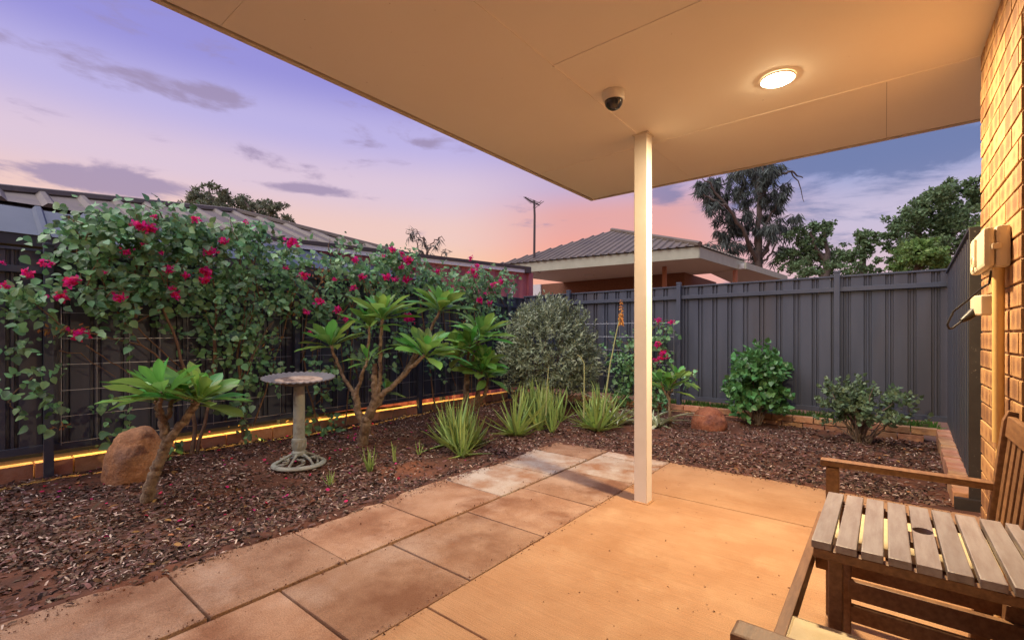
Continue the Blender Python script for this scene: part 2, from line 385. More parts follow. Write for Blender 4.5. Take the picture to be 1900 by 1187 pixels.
LANCE = (np.array([(0, 0, 0), (.17, .35, .05), (.15, .68, .03), (0, 1, -.1), (-.15, .68, .03), (-.17, .35, .05), (0, .5, -.01)], float),
         np.array([(0, 1, 6), (1, 2, 6), (2, 3, 6), (3, 4, 6), (4, 5, 6), (5, 0, 6)]))
DIAM = (np.array([(0, 0, 0), (.3, .5, .08), (0, 1, 0), (-.3, .5, .08)], float), np.array([(0, 1, 2), (0, 2, 3)]))
NEEDLE = (np.array([(0, 0, 0), (.055, .4, .0), (0, 1, 0), (-.055, .4, 0)], float), np.array([(0, 1, 2), (0, 2, 3)]))
def leaves(cen, D, Nn, size, tmpl=HEART):
    """vertices and triangles of many leaves: centre, direction, normal, size arrays"""
    T, F = tmpl; D = norm(D); X = norm(np.cross(D, Nn)); Z = np.cross(X, D)
    s = np.asarray(size).reshape(-1, 1, 1)
    V = cen[:, None, :] + s * (T[None, :, 0:1] * X[:, None, :] + T[None, :, 1:2] * D[:, None, :] + T[None, :, 2:3] * Z[:, None, :])
    n, k = len(cen), len(T)
    FF = (F[None] + (np.arange(n) * k)[:, None, None]).reshape(-1, F.shape[1])
    return V.reshape(-1, 3), FF
def leafpart(name, m, parent, V, F, **kw):
    r = parent
    while r is not None and r.parent: r = r.parent
    org = np.array(ORG[r.name]) if r is not None else 0
    o = bpy.data.objects.new(name, npmesh(name, V - org, F, m)); return finish(o, parent, **kw)
def wob(pts, amt=.02, sub=3):
    """a polyline made organic: subdivided with small offsets"""
    pts = [Vector(p) for p in pts]; out = [pts[0]]
    for a, b in zip(pts[:-1], pts[1:]):
        for k in range(1, sub + 1):
            p = a.lerp(b, k / sub)
            if k < sub: p = p + Vector((random.uniform(-1, 1), random.uniform(-1, 1), random.uniform(-1, 1))) * amt
            out.append(p)
    return out

# ================================================================== GROUND
MB().box(-160, 160, -160, 160, -.5, -.14).struct('ground', 'ground')
# garden soil: an uneven sheet
def soil_h(x, y):
    h = -.035 + .03 * mnoise.noise((x * .9, y * .9, 0)) + .018 * mnoise.noise((x * 3.1, y * 3.1, 4)) + .007 * mnoise.noise((x * 11, y * 11, 9))
    if x > -3.3 and y < 4.9:
        d_ = max(-2.775 - x, y - 4.215)          # distance outside the paving (negative: under it)
        e_ = -.004 + .13 * d_ + .020 * mnoise.noise((x * 2.3, y * 2.3, 3)) + .012 * mnoise.noise((x * 7, y * 7, 5))
        if d_ < .02: h = e_ if d_ > -.09 else -.05
        elif d_ < .5: h = e_ * (1 - d_ / .5) ** 3 + min(h, -.004) * (1 - (1 - d_ / .5) ** 3)
    if y > 5 and x > -1.5: h -= .03 * min(1, (y - 5) / 1.5)
    return h
nx, ny = 230, 330
xs = np.linspace(-5.62, .62, nx); ys = np.linspace(-2.2, 7.35, ny)
V = np.array([(x, y, soil_h(x, y)) for y in ys for x in xs])
F = np.array([(j * nx + i, j * nx + i + 1, (j + 1) * nx + i + 1, (j + 1) * nx + i) for j in range(ny - 1) for i in range(nx - 1)])
finish(bpy.data.objects.new('garden_bed', npmesh('garden_bed', V, F, 'soil')), None, kind='structure'); ORG['garden_bed'] = Vector()

# concrete slab pieces and pavers
slab = MB().box(-1.60, .60, -2.6, 4.10, -.14, -.05).struct('patio_base', 'joint')
for x0, x1, y0, y1 in ((-1.522, .60, -2.6, 1.306), (-1.522, .60, 1.316, 3.305), (-1.522, .52, 3.315, 4.185)):
    MB().box(x0, x1, y0, y1, -.10, 0).part('concrete_slab', 'concrete', slab, bevel=.004)
pav = MB().box(-2.79, -1.535, -2.6, 4.19, -.12, -.045).struct('paved_path', 'joint')
def paver(x0, x1, y0, y1, m):
    g = .005; j = lambda: random.uniform(-.003, .003)
    z = random.uniform(-.006, -.001)
    b = MB().box(x0 + g, x1 - g, y0 + g, y1 - g, -.06, z)
    b.v = [(a + j(), c + j(), d + (random.uniform(-.002, .002) if d > -.03 else 0)) for a, c, d in b.v]
    b.part('paver', m, pav, bevel=.006)
yy = [-2.06, -1.45, -.84, -.23, .37, .98, 1.59, 2.195, 2.80, 3.41, 4.02, 4.20]
for a, b in zip(yy[:-1], yy[1:]): paver(-2.15, -1.53, a, b, 'paver_pale' if a > 3.3 else 'paver')
yy = [-2.36, -1.75, -1.14, -.53, .08, .70, 1.32, 1.935, 2.56, 3.21, 3.82, 4.23]
for i, (a, b) in enumerate(zip(yy[:-1], yy[1:])): paver(-2.775 + random.uniform(-.015, .015), -2.16, a, b, 'paver_pale' if 2.5 < a < 3.5 else 'paver')

# bark mulch: tens of thousands of chips, denser close to the camera
def bed_points(n, kmin):
    P = []
    while sum(len(p) for p in P) < n:
        x = rng.uniform(-5.5, .5, 40000); y = rng.uniform(-1.2, 7.25, 40000)
        ok = (x < -2.71) | (y > 4.16)
        ok &= ~((x > -2.83) & (y < 4.3) & (rng.random(40000) < .72))
        d = -sn * x + cs * y
        ok &= d > .8
        ok &= rng.random(40000) < np.clip((kmin / np.maximum(d, .5)) ** 1.3, 0, 1)
        cl = np.array([mnoise.noise((a * 1.4, b * 1.4, 7.7)) for a, b in zip(x[ok], y[ok])])
        p = np.stack([x[ok], y[ok]], 1)[(cl > -.24) | (rng.random(len(cl)) < .22)]
        P.append(p)
    P = np.concatenate(P)[:n]
    return np.array([(a, b, max(soil_h(a, b), .001 if (a > -2.78 and b < 4.23) else -1)) for a, b in P])
def scatter_chips(n, smin, smax, m, kmin, tilt=.55, wid=.35, lift=.008):
    p = bed_points(n, kmin); p[:, 2] += rng.uniform(.0, lift, n)
    a = rng.uniform(0, 2 * np.pi, n)
    D = np.stack([np.cos(a), np.sin(a), rng.normal(0, tilt * .5, n)], 1)
    Nn = np.stack([rng.normal(0, tilt, n), rng.normal(0, tilt, n), np.ones(n)], 1)
    T = (np.array([(-wid / 2, 0, 0), (wid / 2, .05, 0), (wid * .55, .5, .10), (wid * .3, 1, 0), (-wid * .4, .95, .02), (-wid * .6, .45, .12)]),
         np.array([(0, 1, 2, 5), (5, 2, 3, 4)]))
    return leaves(p, D, Nn, rng.uniform(smin, smax, n) , T)
V, F = scatter_chips(52000, .012, .045, 'chip', 2.2)
finish(bpy.data.objects.new('bark_mulch', npmesh('bark_mulch', V, F, 'chip', False)), None, 'dark brown bark mulch chips covering the garden bed', 'mulch', kind='stuff')
V, F = scatter_chips(1500, .035, .075, 'chip', 2.4, tilt=.45, wid=.20, lift=.02)
finish(bpy.data.objects.new('bark_strips', npmesh('bark_strips', V, F, 'chip', False)), None, 'longer strips of dark bark lying among the mulch', 'mulch', kind='stuff')
V, F = scatter_chips(9000, .010, .038, 'strawchip', 2.6, wid=.22, lift=.014)
finish(bpy.data.objects.new('pale_mulch', npmesh('pale_mulch', V, F, 'strawchip', False)), None, 'pale straw coloured bark flakes scattered over the mulch', 'mulch', kind='stuff')
gp = []
for _ in range(5200):
    q = random.random()
    if q < .45: x_, y_ = random.gauss(-2.72, .05), random.uniform(-.6, 4.15)
    elif q < .62: x_, y_ = random.gauss(-2.155, .018), random.uniform(-.6, 4.15)
    elif q < .76: x_, y_ = random.gauss(-1.53, .018), random.uniform(-.6, 4.15)
    elif q < .90: x_, y_ = random.uniform(-1.5, .35), random.gauss(4.15, .035)
    else: x_, y_ = random.uniform(-2.7, .3), random.uniform(.3, 4.1)
    if x_ > -2.77 and y_ < 4.18: gp.append((x_, y_, .0015))
gp = np.array(gp); ng = len(gp)
V, F = leaves(gp, rng.normal(0, 1, (ng, 3)) * (1, 1, .3), rng.normal(0, .5, (ng, 3)) + (0, 0, 1), .003 + .009 * rng.random(ng) ** 3, (np.array([(-.35, 0, 0), (.35, .1, 0), (.45, .6, .25), (0, 1, 0), (-.45, .6, .2)], float), np.array([(0, 1, 2), (0, 2, 4), (4, 2, 3)])))
finish(bpy.data.objects.new('paving_grit', npmesh('paving_grit', V, F, 'soil', False)), None, 'crumbs of red soil and grit along the paving joints', 'grit', kind='stuff')
def litter(name, n, spots, m, label, cat, smin, smax, tm=HEART):
    P = []
    for _ in range(n):
        x, y, r = random.choice(spots); q = gz(random.gauss(x, r), random.gauss(y, r * .35), -.01)
        if q.x > -2.9 and q.y < 4.3: continue
        P.append((q.x, q.y, soil_h(q.x, q.y) + .015))
    P = np.array(P); n = len(P)
    V, F = leaves(P, rng.normal(0, 1, (n, 3)) * (1, 1, .25), rng.normal(0, .4, (n, 3)) + (0, 0, 1), rng.uniform(smin, smax, n), tm)
    finish(bpy.data.objects.new(name, npmesh(name, V, F, m)), None, label, cat, kind='stuff')
litter('fallen_petals', 150, [(540, 800, 60), (700, 795, 60), (640, 800, 25), (480, 830, 60), (160, 890, 60), (380, 940, 120), (700, 850, 120), (550, 925, 150)], 'bract', 'magenta bougainvillea petals fallen on the mulch', 'petals', .02, .04)
litter('fallen_leaves', 240, [(430, 820, 80), (600, 795, 90), (380, 900, 90), (800, 770, 60), (1450, 790, 140), (1600, 830, 80), (300, 980, 160)], 'deadleaf', 'dry tan leaves fallen on the mulch', 'leaves', .03, .065, LANCE)

# ================================================================== PATIO ROOF
CZ = 2.552
pr = root('patio_roof', 'cream flat patio ceiling with lit downlight over the concrete slab', 'roof', (-1, 1.5, CZ))
def panel(x0, x1, y0, y1):
    MB().box(x0 + .0008, x1 - .0008, y0 + .0008, y1 - .0008, CZ, CZ + .008).part('ceiling_panel', 'ceiling', pr)
panel(-2.335, -1.345, .8, 3.268); panel(-2.335, -1.345, -2.5, .8)
panel(-2.335, -1.345, 3.268, 4.215)
panel(-1.345, 1.4, 2.0, 3.268); panel(-1.345, 1.4, .75, 2.0); panel(-1.345, 1.4, -2.5, .75)
panel(-1.345, .008, 3.268, 4.215); panel(.008, 1.4, 3.268, 4.215)
for a, b in (((-1.345, -2.5, CZ - .001), (-1.345, 3.268, CZ - .001)), ((-2.335, 3.268, CZ - .001), (1.4, 3.268, CZ - .001)), ((-1.345, 2.0, CZ - .001), (1.4, 2.0, CZ - .001))):
    w_ = .022 if abs(a[0] - b[0]) < .01 else .012
    MB().bar(a, b, w_, .006).part('joint_strip', 'ceiling', pr)
MB().box(-2.336, 1.4, -2.5, 4.217, CZ + .012, CZ + .05).part('roof_deck', 'darkgap', pr)
MB().box(-2.376, -2.350, -2.5, 4.258, CZ - .006, CZ + .20).part('fascia', 'fascia', pr, bevel=.003)
MB().box(-2.349, 1.4, 4.231, 4.258, CZ - .006, CZ + .20).part('fascia', 'fascia', pr, bevel=.003)
MB().box(-2.42, 1.4, -2.5, 4.30, CZ + .21, CZ + .24).part('roof_sheet', 'roofbrown', pr)

# post
vp = root('verandah_post', 'square cream steel post holding up the patio ceiling', 'post', (-1.315, 3.09, 0))
MB().box(-1.362, -1.270, 3.045, 3.137, -.04, CZ - .004).part('shaft', 'cream', vp, bevel=.004)
MB().box(-1.372, -1.260, 3.035, 3.147, CZ - .009, CZ - .003).part('top_plate', 'fascia', vp)
MB().box(-1.375, -1.257, 3.032, 3.150, -.02, .006).part('base_grout', 'concrete', vp, bevel=.003)

# downlight
LX, LY = -.453, 2.859
dl = root('downlight', 'round lit downlight glowing in the patio ceiling', 'downlight', (LX, LY, CZ))
MB().lathe([(.076, -.002), (.084, -.002), (.086, -.008), (.082, -.012), (.076, -.010), (.076, .0)], (LX, LY, CZ - .001), 32).part('trim_ring', 'white', dl, smooth=True)
em = bpy.data.materials.new('lamp_glow'); em.use_nodes = True
e_ = em.node_tree.nodes.new('ShaderNodeEmission'); e_.inputs[0].default_value = (1, .80, .48, 1); e_.inputs[1].default_value = 110
em.node_tree.links.new(e_.outputs[0], em.node_tree.nodes['Material Output'].inputs[0]); M['lamp_glow'] = em
MB().lathe([(.0001, -.030), (.03, -.028), (.060, -.022), (.0755, -.009)], (LX, LY, CZ), 32).part('diffuser', 'lamp_glow', dl, smooth=True)
la = bpy.data.lights.new('downlight_lamp', 'AREA'); la.shape = 'DISK'; la.size = .12; la.spread = R(180); la.energy = 122; la.color = (1.0, .77, .47)
lo = bpy.data.objects.new('downlight_lamp', la); C.objects.link(lo); lo.parent = dl; lo.location = (0, 0, -.034)

# dome camera
dcx, dcy = -1.215, 2.44
dc = root('dome_camera', 'small dome security camera with smoked cover on the ceiling', 'camera', (dcx, dcy, CZ))
MB().lathe([(.0001, 0), (.064, 0), (.066, -.006), (.064, -.010), (.062, -.038), (.056, -.048), (.048, -.050)], (dcx, dcy, CZ - .001), 40).part('housing', 'cream', dc, smooth=True)
MB().lathe([(.052 * math.cos(a), -.049 - .052 * math.sin(a)) for a in np.linspace(0, math.pi / 2 - .01, 10)], (dcx, dcy, CZ), 40).part('dome_cover', 'smoked', dc, smooth=True)

# ================================================================== HOUSE WALL (bricks)
WX = .372
hw = root('brick_wall', 'tan brick house wall pier at the patio edge', 'wall', (WX, 2.9, 0))
YE, YR = 3.263, 2.385
MB().box(WX + .006, WX + .24, YR + .004, YE - .004, -.05, CZ).part('mortar', 'mortar', hw)
MB().box(WX + .006, WX + .24, -.4, YR, 2.236, CZ).part('mortar', 'mortar', hw)
bme = {}
def brick_mesh(L_):
    k = round(L_, 3)
    if k not in bme:
        bme[k] = MB().box(0, .11, 0, L_, 0, .076).mesh('brick', 'brick', bevel=.0035)
    return bme[k]
for c in range(30):
    z = c * .086 + .004 - .03
    if z + .076 > CZ: continue
    y1 = YE - (0 if c % 2 == 0 else 0)
    first = .23 if c % 2 == 0 else .11
    y = YE; L_ = first
    end = YR if z < 2.23 else .3
    while y - .03 > end:
        ln = min(L_, y - end)
        if ln > .02:
            piece('brick', brick_mesh(ln), hw, Matrix.Translation((WX + random.uniform(-.0015, .0015), y - ln, z)) @ Matrix.Rotation(random.uniform(-.004, .004), 4, 'Z'))
        y -= L_ + .01; L_ = .23
# door beyond the pier (only its reveal shows)
gd = root('glass_door', 'dark glass door set back beside the brick pier', 'door', (.46, 1.6, 0))
MB().box(.45, .47, .75, 2.33, .04, 2.19).part('pane', 'glass', gd)
for y0, y1 in ((.70, .75), (2.33, 2.38)): MB().box(.43, .49, y0, y1, 0, 2.23).part('frame', 'fencepost', gd)
for z0, z1 in ((0, .04), (2.19, 2.232)): MB().box(.432, .488, .751, 2.329, z0, z1).part('frame', 'fencepost', gd)
MB().box(WX, .62, -2.6, .69, -.05, CZ).struct('house_wall', 'cream')  # unseen wall; cream instead of brick, to bounce light onto the ceiling
MB().box(-2.3, .37, -2.75, -2.61, -.05, CZ).struct('house_wall_back', 'cream')  # unseen rear wall, also made cream so it brightens the ceiling

# switch box, conduit, outlet
sb = root('switch_box', 'cream plastic weatherproof switch box mounted high on the brick wall', 'box', (.37, 2.7, 1.42))
MB().box(.33, .371, 2.534, 2.90, 1.42, 1.578).part('back_box', 'plastic', sb, bevel=.012)
MB().box(.296, .329, 2.537, 2.897, 1.423, 1.575).part('cover', 'plastic', sb, bevel=.014)
MB().box(.318, .343, 2.524, 2.536, 1.487, 1.509).part('latch', 'plastic', sb, bevel=.004)
MB().box(.288, .298, 2.70, 2.715, 1.44, 1.555).part('rib', 'plastic', sb, bevel=.003)
MB().lathe([(.0001, .0), (.03, 0), (.032, .004), (.028, .007), (.026, .002)], (0, 0, 0), 20)
ring = MB().tube([(.2945, 2.80 + .03 * math.cos(a), 1.465 + .03 * math.sin(a)) for a in np.linspace(0, 2 * math.pi, 20)], .0025, 6); ring.part('embossed_ring', 'plastic', sb, smooth=True)
cd = root('conduit', 'yellowed plastic conduit running down the brick wall', 'pipe', (.345, 2.6, 0))
MB().tube([(.345, 2.60, 1.424), (.345, 2.60, .74)], .0175, 20).part('pipe', 'conduit', cd, smooth=True)
MB().tube([(.351, 2.60, .738), (.351, 2.60, -.02)], .0135, 20).part('lower_pipe', 'conduit', cd, smooth=True)
po = root('power_outlet', 'cream outdoor power outlet with black plug under the switch box', 'outlet', (.37, 2.87, 1.24))
MB().prism([(.371, 2.838), (.371, 2.935), (.300, 2.935), (.306, 2.87), (.325, 2.838)], 1.246, 1.332).part('body', 'plastic', po, bevel=.006)
MB().lathe([(.0001, 0), (.03, 0), (.032, .01), (.02, .02), (.0001, .022)], (0, 0, 0), 16)
MB().tube([(.307, 2.89, 1.262), (.285, 2.87, 1.238), (.265, 2.855, 1.222)], [.020, .016, .009], 12).part('plug', 'black', po, smooth=True)
cb = MB().tube(wob([(.265, 2.855, 1.222), (.235, 2.83, 1.190), (.222, 2.82, 1.186), (.216, 2.815, 1.205), (.235, 2.82, 1.262), (.275, 2.80, 1.305), (.318, 2.74, 1.358), (.335, 2.72, 1.37), (.338, 2.70, 1.42)], .001, 4), .0042, 8)
cb.thing('power_cable', 'black', 'thin dark cable looping from the outlet up to the switch box', 'cable', (.265, 2.85, 1.2), smooth=True)

# ================================================================== FENCES
def sheet_profile(L_, pitch=.209):
    """a trapezoid-ribbed sheet outline: list of (u, w) along the fence"""
    out = []; u = 0.0
    while u < L_ - .001:
        seq = ((0, 0), (.062, 0), (.068, -.026), (.088, -.026), (.094, -.006), (.110, -.006), (.116, -.026), (.136, -.026), (.142, 0))
        for a, b in seq:
            if u + a <= L_: out.append((u + a, b))
        u += pitch
    out.append((L_, 0)); return out
def fence_run(rt, p0, p1, inward, z0, z1, posts, rails=True, post_w=.062, post_h=1.93, bottom=-.05, caps=True):
    p0, p1 = Vector(p0), Vector(p1); d = (p1 - p0); L_ = d.length; d.normalize(); n = Vector(inward)
    cuts = sorted([0.0] + [q for q in posts if .05 < q < L_ - .05] + [L_])
    for a, b in zip(cuts[:-1], cuts[1:]):
        m = MB(); prof = sheet_profile(b - a)
        base = len(m.v)
        for u, wv in prof:
            q = p0 + d * (a + u) + n * wv
            m.v += [(q.x, q.y, z0), (q.x, q.y, z1)]
        for i in range(len(prof) - 1): m.f.append((2 * i, 2 * i + 2, 2 * i + 3, 2 * i + 1))
        m.part('fence_sheet', 'fence', rt)
        e0, e1 = p0 + d * (a + .002), p0 + d * (b - .002)
        for zc, hh, off in () if not rails else ((z0 + .03, .062, .022), (z1 - .16, .055, .024)):
            MB().bar((e0 + n * off) + Vector((0, 0, zc)), (e1 + n * off) + Vector((0, 0, zc)), .036, hh).part('rail', 'fencepost', rt, bevel=.003)
        MB().bar((e0 - n * .004) + Vector((0, 0, z1 + .008)), (e1 - n * .004) + Vector((0, 0, z1 + .008)), .040, .022).part('top_cap', 'fencepost', rt, bevel=.003)
    for q in posts:
        c = p0 + d * q + n * .050
        x = Vector((d.x, d.y, 0)) * (post_w / 2); y = n * (post_w / 2)
        pm = MB().prism([tuple((c - x - y).xy), tuple((c + x - y).xy), tuple((c + x + y).xy), tuple((c - x + y).xy)], bottom, z1 + .06)
        po_ = pm.part('post', 'fencepost', rt, bevel=.004)
        if caps:
            x2, y2 = x * 1.12, y * 1.12
            MB().prism([tuple((c - x2 - y2).xy), tuple((c + x2 - y2).xy), tuple((c + x2 + y2).xy), tuple((c - x2 + y2).xy)], z1 + .045, z1 + .072).part('post_cap', 'fencepost', po_, bevel=.006)
LFX = -5.56
lf = root('steel_fence', 'dark grey ribbed steel fence carrying the bougainvillea and wire mesh', 'fence', (LFX, 3, 0))
LY0 = -2.0
lposts = [gX(90, 800, -5.51).y - LY0, gX(550, 700, -5.51).y - LY0, gX(778, 700, -5.51).y - LY0, 6.75 - LY0, -1.6 - LY0]
fence_run(lf, (LFX, LY0, 0), (LFX, 7.27, 0), (1, 0, 0), .17, 1.86, lposts)
bf = root('steel_fence', 'plain grey ribbed steel fence behind the bush and the two right shrubs', 'fence', (-2.5, 7.27, 0))
BY = 7.27
bposts = [-4.49 + 5.56, -2.49 + 5.56, -.478 + 5.56]
fence_run(bf, (-5.56, BY, 0), (.56, BY, 0), (0, -1, 0), .16, 1.90, bposts)
rf = root('steel_fence', 'short grey steel fence running from the brick wall to the corner', 'fence', (.5, 5.8, 0))
RP0, RP1 = Vector((.452, 4.36, 0)), Vector((.555, 7.24, 0))
fence_run(rf, RP1, RP0, (-1, .036, 0), .15, 1.862, [], rails=False)
MB().prism([(.436, 4.31), (.500, 4.31), (.502, 4.358), (.438, 4.358)], -.1, 1.875).part('end_post', 'brownsteel', rf, bevel=.004)
MB().prism([(.362, 4.27), (.497, 4.27), (.497, 4.306), (.362, 4.306)], -.22, .075).part('plinth', 'brownsteel', rf, bevel=.004)

# brick garden edging
kb = {}
def kbrick(a, b, c):
    k = (a, b, c)
    if k not in kb: kb[k] = MB().box(-a / 2, a / 2, -b / 2, b / 2, 0, c).mesh('brick', 'kerbbrick', bevel=.005)
    return kb[k]
ke = root('brick_edging', 'low brick edging lit from behind under the bougainvillea fence', 'edging', (-5.55, 3, 0))
y = -1.9
while y < 7.1:
    piece('brick', kbrick(.11, .23, .15), ke, Matrix.Translation((-5.575 + random.uniform(-.004, .004), y + .115, -.062 + random.uniform(-.004, .004))) @ Matrix.Rotation(random.uniform(-.02, .02), 4, 'Z')); y += .241
kb2 = root('brick_edging', 'two course brick edging along the foot of the plain grey fence', 'edging', (-2.5, 7.2, 0))
for row, z in ((0, -.085), (1, .003)):
    x = -5.4 + (.12 if row else 0)
    while x < .32:
        piece('brick', kbrick(.23, .11, .076), kb2, Matrix.Translation((x + .115, 7.21 + random.uniform(-.004, .004), z)) @ Matrix.Rotation(random.uniform(-.012, .012), 4, 'Z')); x += .24
ke3 = root('brick_edging', 'stepped brick edging at the foot of the short side fence', 'edging', (.43, 5.8, 0))
y = 4.36
while y < 7.12:
    t_ = (y - 4.36) / 2.88
    piece('brick', kbrick(.11, .108, .17), ke3, Matrix.Translation((.418 + .1 * t_ + random.uniform(-.006, .006), y + .055, -.085 + random.uniform(-.004, .004))) @ Matrix.Rotation(random.uniform(-.05, .05), 4, 'Z')); y += .112

# neighbour's low strip lamp that shines under the fence on the edging
nl = root('strip_light', 'warm strip light on the lean-to posts shining under the fence', 'light', (-6.48, 3.0, 1.0))
MB().box(-6.498, -6.470, -.1, 6.06, 1.0, 1.14).part('housing', 'darksteel', nl)
sl = bpy.data.lights.new('strip_lamp', 'AREA'); sl.shape = 'RECTANGLE'; sl.size = 6.1; sl.size_y = .08; sl.energy = 330; sl.color = (1.0, .74, .15)
so = bpy.data.objects.new('strip_lamp', sl); C.objects.link(so); so.parent = nl
so.matrix_local = Matrix.Translation((.03, .0, .06)) @ Vector((-1, 0, 1.0)).to_track_quat('Z', 'Y').to_matrix().to_4x4()

# wire mesh on the fences
def trellis(label, ys_, x, z0, z1, axis='y'):
    t = root('wire_trellis', label, 'trellis', (x, ys_[0], 0) if axis == 'y' else (ys_[0], x, 0), 'galvanised mesh panels fixed on the fence')
    y = ys_[0]
    while y <= ys_[1] + .001:
        a, b = ((x, y, z0), (x, y, z1)) if axis == 'y' else ((y, x, z0), (y, x, z1))
        MB().tube([a, b], .0026, 5).part('wire', 'wire', t); y += .23
    z = z0 + .02
    while z <= z1 + .001:
        a, b = ((x + .004, ys_[0], z), (x + .004, ys_[1], z)) if axis == 'y' else ((ys_[0], x - .004, z), (ys_[1], x - .004, z))
        MB().tube([a, b], .0026, 5).part('wire', 'wire', t); z += .222
trellis('square wire mesh panel beside the first fence post and small frangipani', (.66, 2.62), -5.47, .22, 1.40)
trellis('square wire mesh panel behind the bird bath and tall frangipani', (2.76, 4.5), -5.47, .22, 1.40)
trellis('square wire mesh panel behind the leafy frangipani near the round bush', (4.64, 6.7), -5.47, .22, 1.40)
trellis('square wire mesh panel on the back fence behind the torch flower', (-4.4, -2.56), 7.19, .22, 1.40, 'x')

# ================================================================== BIRD BATH
bb = gz(555, 862, -.02); bx, by = bb.x, bb.y
bt = root('bird_bath', 'weathered metal bird bath with scalloped bowl and openwork foot', 'bird bath', (bx, by, 0))
ba = MB(); ring_p = [(.222 * math.cos(a), .222 * math.sin(a)) for a in np.linspace(0, 2 * math.pi, 49)]
ba.lathe([(.19, .0), (.225, .0), (.232, .010), (.226, .022), (.200, .032), (.186, .026), (.19, .0)], (bx, by, -.018), 48)
ba.part('foot_ring', 'verdigris', bt, smooth=True)
for k in range(6):
    a0 = k * math.pi / 3 + .2
    def pol(r, a, z): return (bx + r * math.cos(a), by + r * math.sin(a), z)
    MB().tube([pol(.198, a0 - .05, .008), pol(.15, a0 + .0, .04), pol(.10, a0 + .02, .065), pol(.05, a0, .085)], [.012, .011, .011, .014], 8).part('foot_rib', 'verdigris', bt, smooth=True)
    sc = [pol(.185 - .012 * i, a0 + .28 + .42 * math.sin(i * .42), .012 + .005 * i) for i in range(9)]
    MB().tube(sc, [.009] * 9, 7).part('scroll', 'verdigris', bt, smooth=True)
    sp = [pol(.130 + (.036 - .003 * i) * math.cos(i * .75), a0 + .52 + (.24 - .02 * i) * math.sin(i * .75), .040 + .002 * i) for i in range(10)]
    MB().tube(sp, [.008] * 10, 7).part('scroll', 'verdigris', bt, smooth=True)
MB().lathe([(.045, .07), (.062, .075), (.064, .10), (.050, .115), (.058, .13), (.060, .19), (.064, .20), (.060, .22), (.050, .225), (.049, .60), (.045, .70), (.058, .712)], (bx, by, 0), 24).part('pedestal', 'verdigris', bt, smooth=True)
for k in range(8):
    a = k * math.pi / 4
    MB().tube([(bx + .058 * math.cos(a + t * .25), by + .058 * math.sin(a + t * .25), .14 + .05 * t) for t in (0, .5, 1)], [.006, .009, .005], 6).part('relief', 'verdigris', bt, smooth=True)
bw = MB(); n = 72; prof = [(.04, .700), (.13, .715), (.21, .740), (.275, .765), (.305, .772), (.300, .780), (.270, .775), (.20, .752), (.12, .738), (.0005, .733)]
bw.lathe(prof, (bx, by, 0), n)
for i in range(len(bw.v)):
    vx, vy, vz = bw.v[i]; ring_i, k = divmod(i, n)
    if ring_i in (4, 5):
        s_ = 1 + .02 * math.cos(k * math.pi); bw.v[i] = (bx + (vx - bx) * s_, by + (vy - by) * s_, vz + .005 * math.cos(k * math.pi))
tl = Matrix.Translation((bx, by, .715)) @ Matrix.Rotation(R(4.5), 4, Vector((-by, bx, 0)).normalized() * -1) @ Matrix.Translation((-bx, -by, -.715))
bw.v = [tuple(tl @ Vector(v)) for v in bw.v]
bo = bw.part('bowl', 'bowl', bt, smooth=True)
rs = MB().lathe([(.20, .754), (.12, .740), (.0005, .735)], (bx, by, .0012), 40)
rs.v = [tuple(tl @ Vector(v)) for v in rs.v]
rs.part('rust_stain', 'rustbowl', bo, smooth=True)

# ================================================================== ROCKS
def rock(name, label, m, c, sx, sy, sz, seed, amp, cut=0.0, rz=0.0):
    bm = bmesh.new(); bmesh.ops.create_icosphere(bm, subdivisions=5, radius=1)
    for v in bm.verts:
        p = v.co.copy(); n1 = mnoise.noise(p * 1.1 + Vector((seed, 0, 0))); n2 = mnoise.noise(p * 2.6 + Vector((0, seed, 0))); n3 = mnoise.noise(p * 8 + Vector((0, 0, seed))) * 2 - 1.6 * abs(mnoise.noise(p * 4 + Vector((seed, seed, 0))))
        q = p * (1 + amp * n1 + amp * .45 * n2 + amp * .16 * n3)
        if cut > 0:
            k_ = 1 - .26 * max(0, q.z * .5 + .5) ** 1.3; q.x *= k_; q.x += .17 * q.z; q.z = q.z if q.z < .8 else .8 + (q.z - .8) * .5
        v.co = Vector((q.x * sx, q.y * sy, q.z * sz))
    me = bpy.data.meshes.new(name); bm.to_mesh(me); bm.free(); me.materials.append(M[m])
    for p in me.polygons: p.use_smooth = True
    o = bpy.data.objects.new(name, me); o.location = c; o.rotation_euler = (0, 0, rz); finish(o, None, label, 'rock')
rc = gz(248, 880, 0)
rock('boulder', 'upright tan sandstone boulder behind the small frangipani trunk', 'rock', (rc.x, rc.y, .12),   .225, .19, .30, 5.2, .13, .8, YAW)
rc = gz(1315, 790, 0)
rock('boulder', 'rounded rusty red boulder beside the leafy green shrub', 'rock_red', (rc.x, rc.y, .03), .215, .19, .21, 8.4, .12)

# ================================================================== PLANTS
def pipepath(base, pix, dep0, ddep=0.0):
    """stem path: pixels at a depth that drifts"""
    return [at(x, y, dep0 + ddep * i) for i, (x, y) in enumerate(pix)]
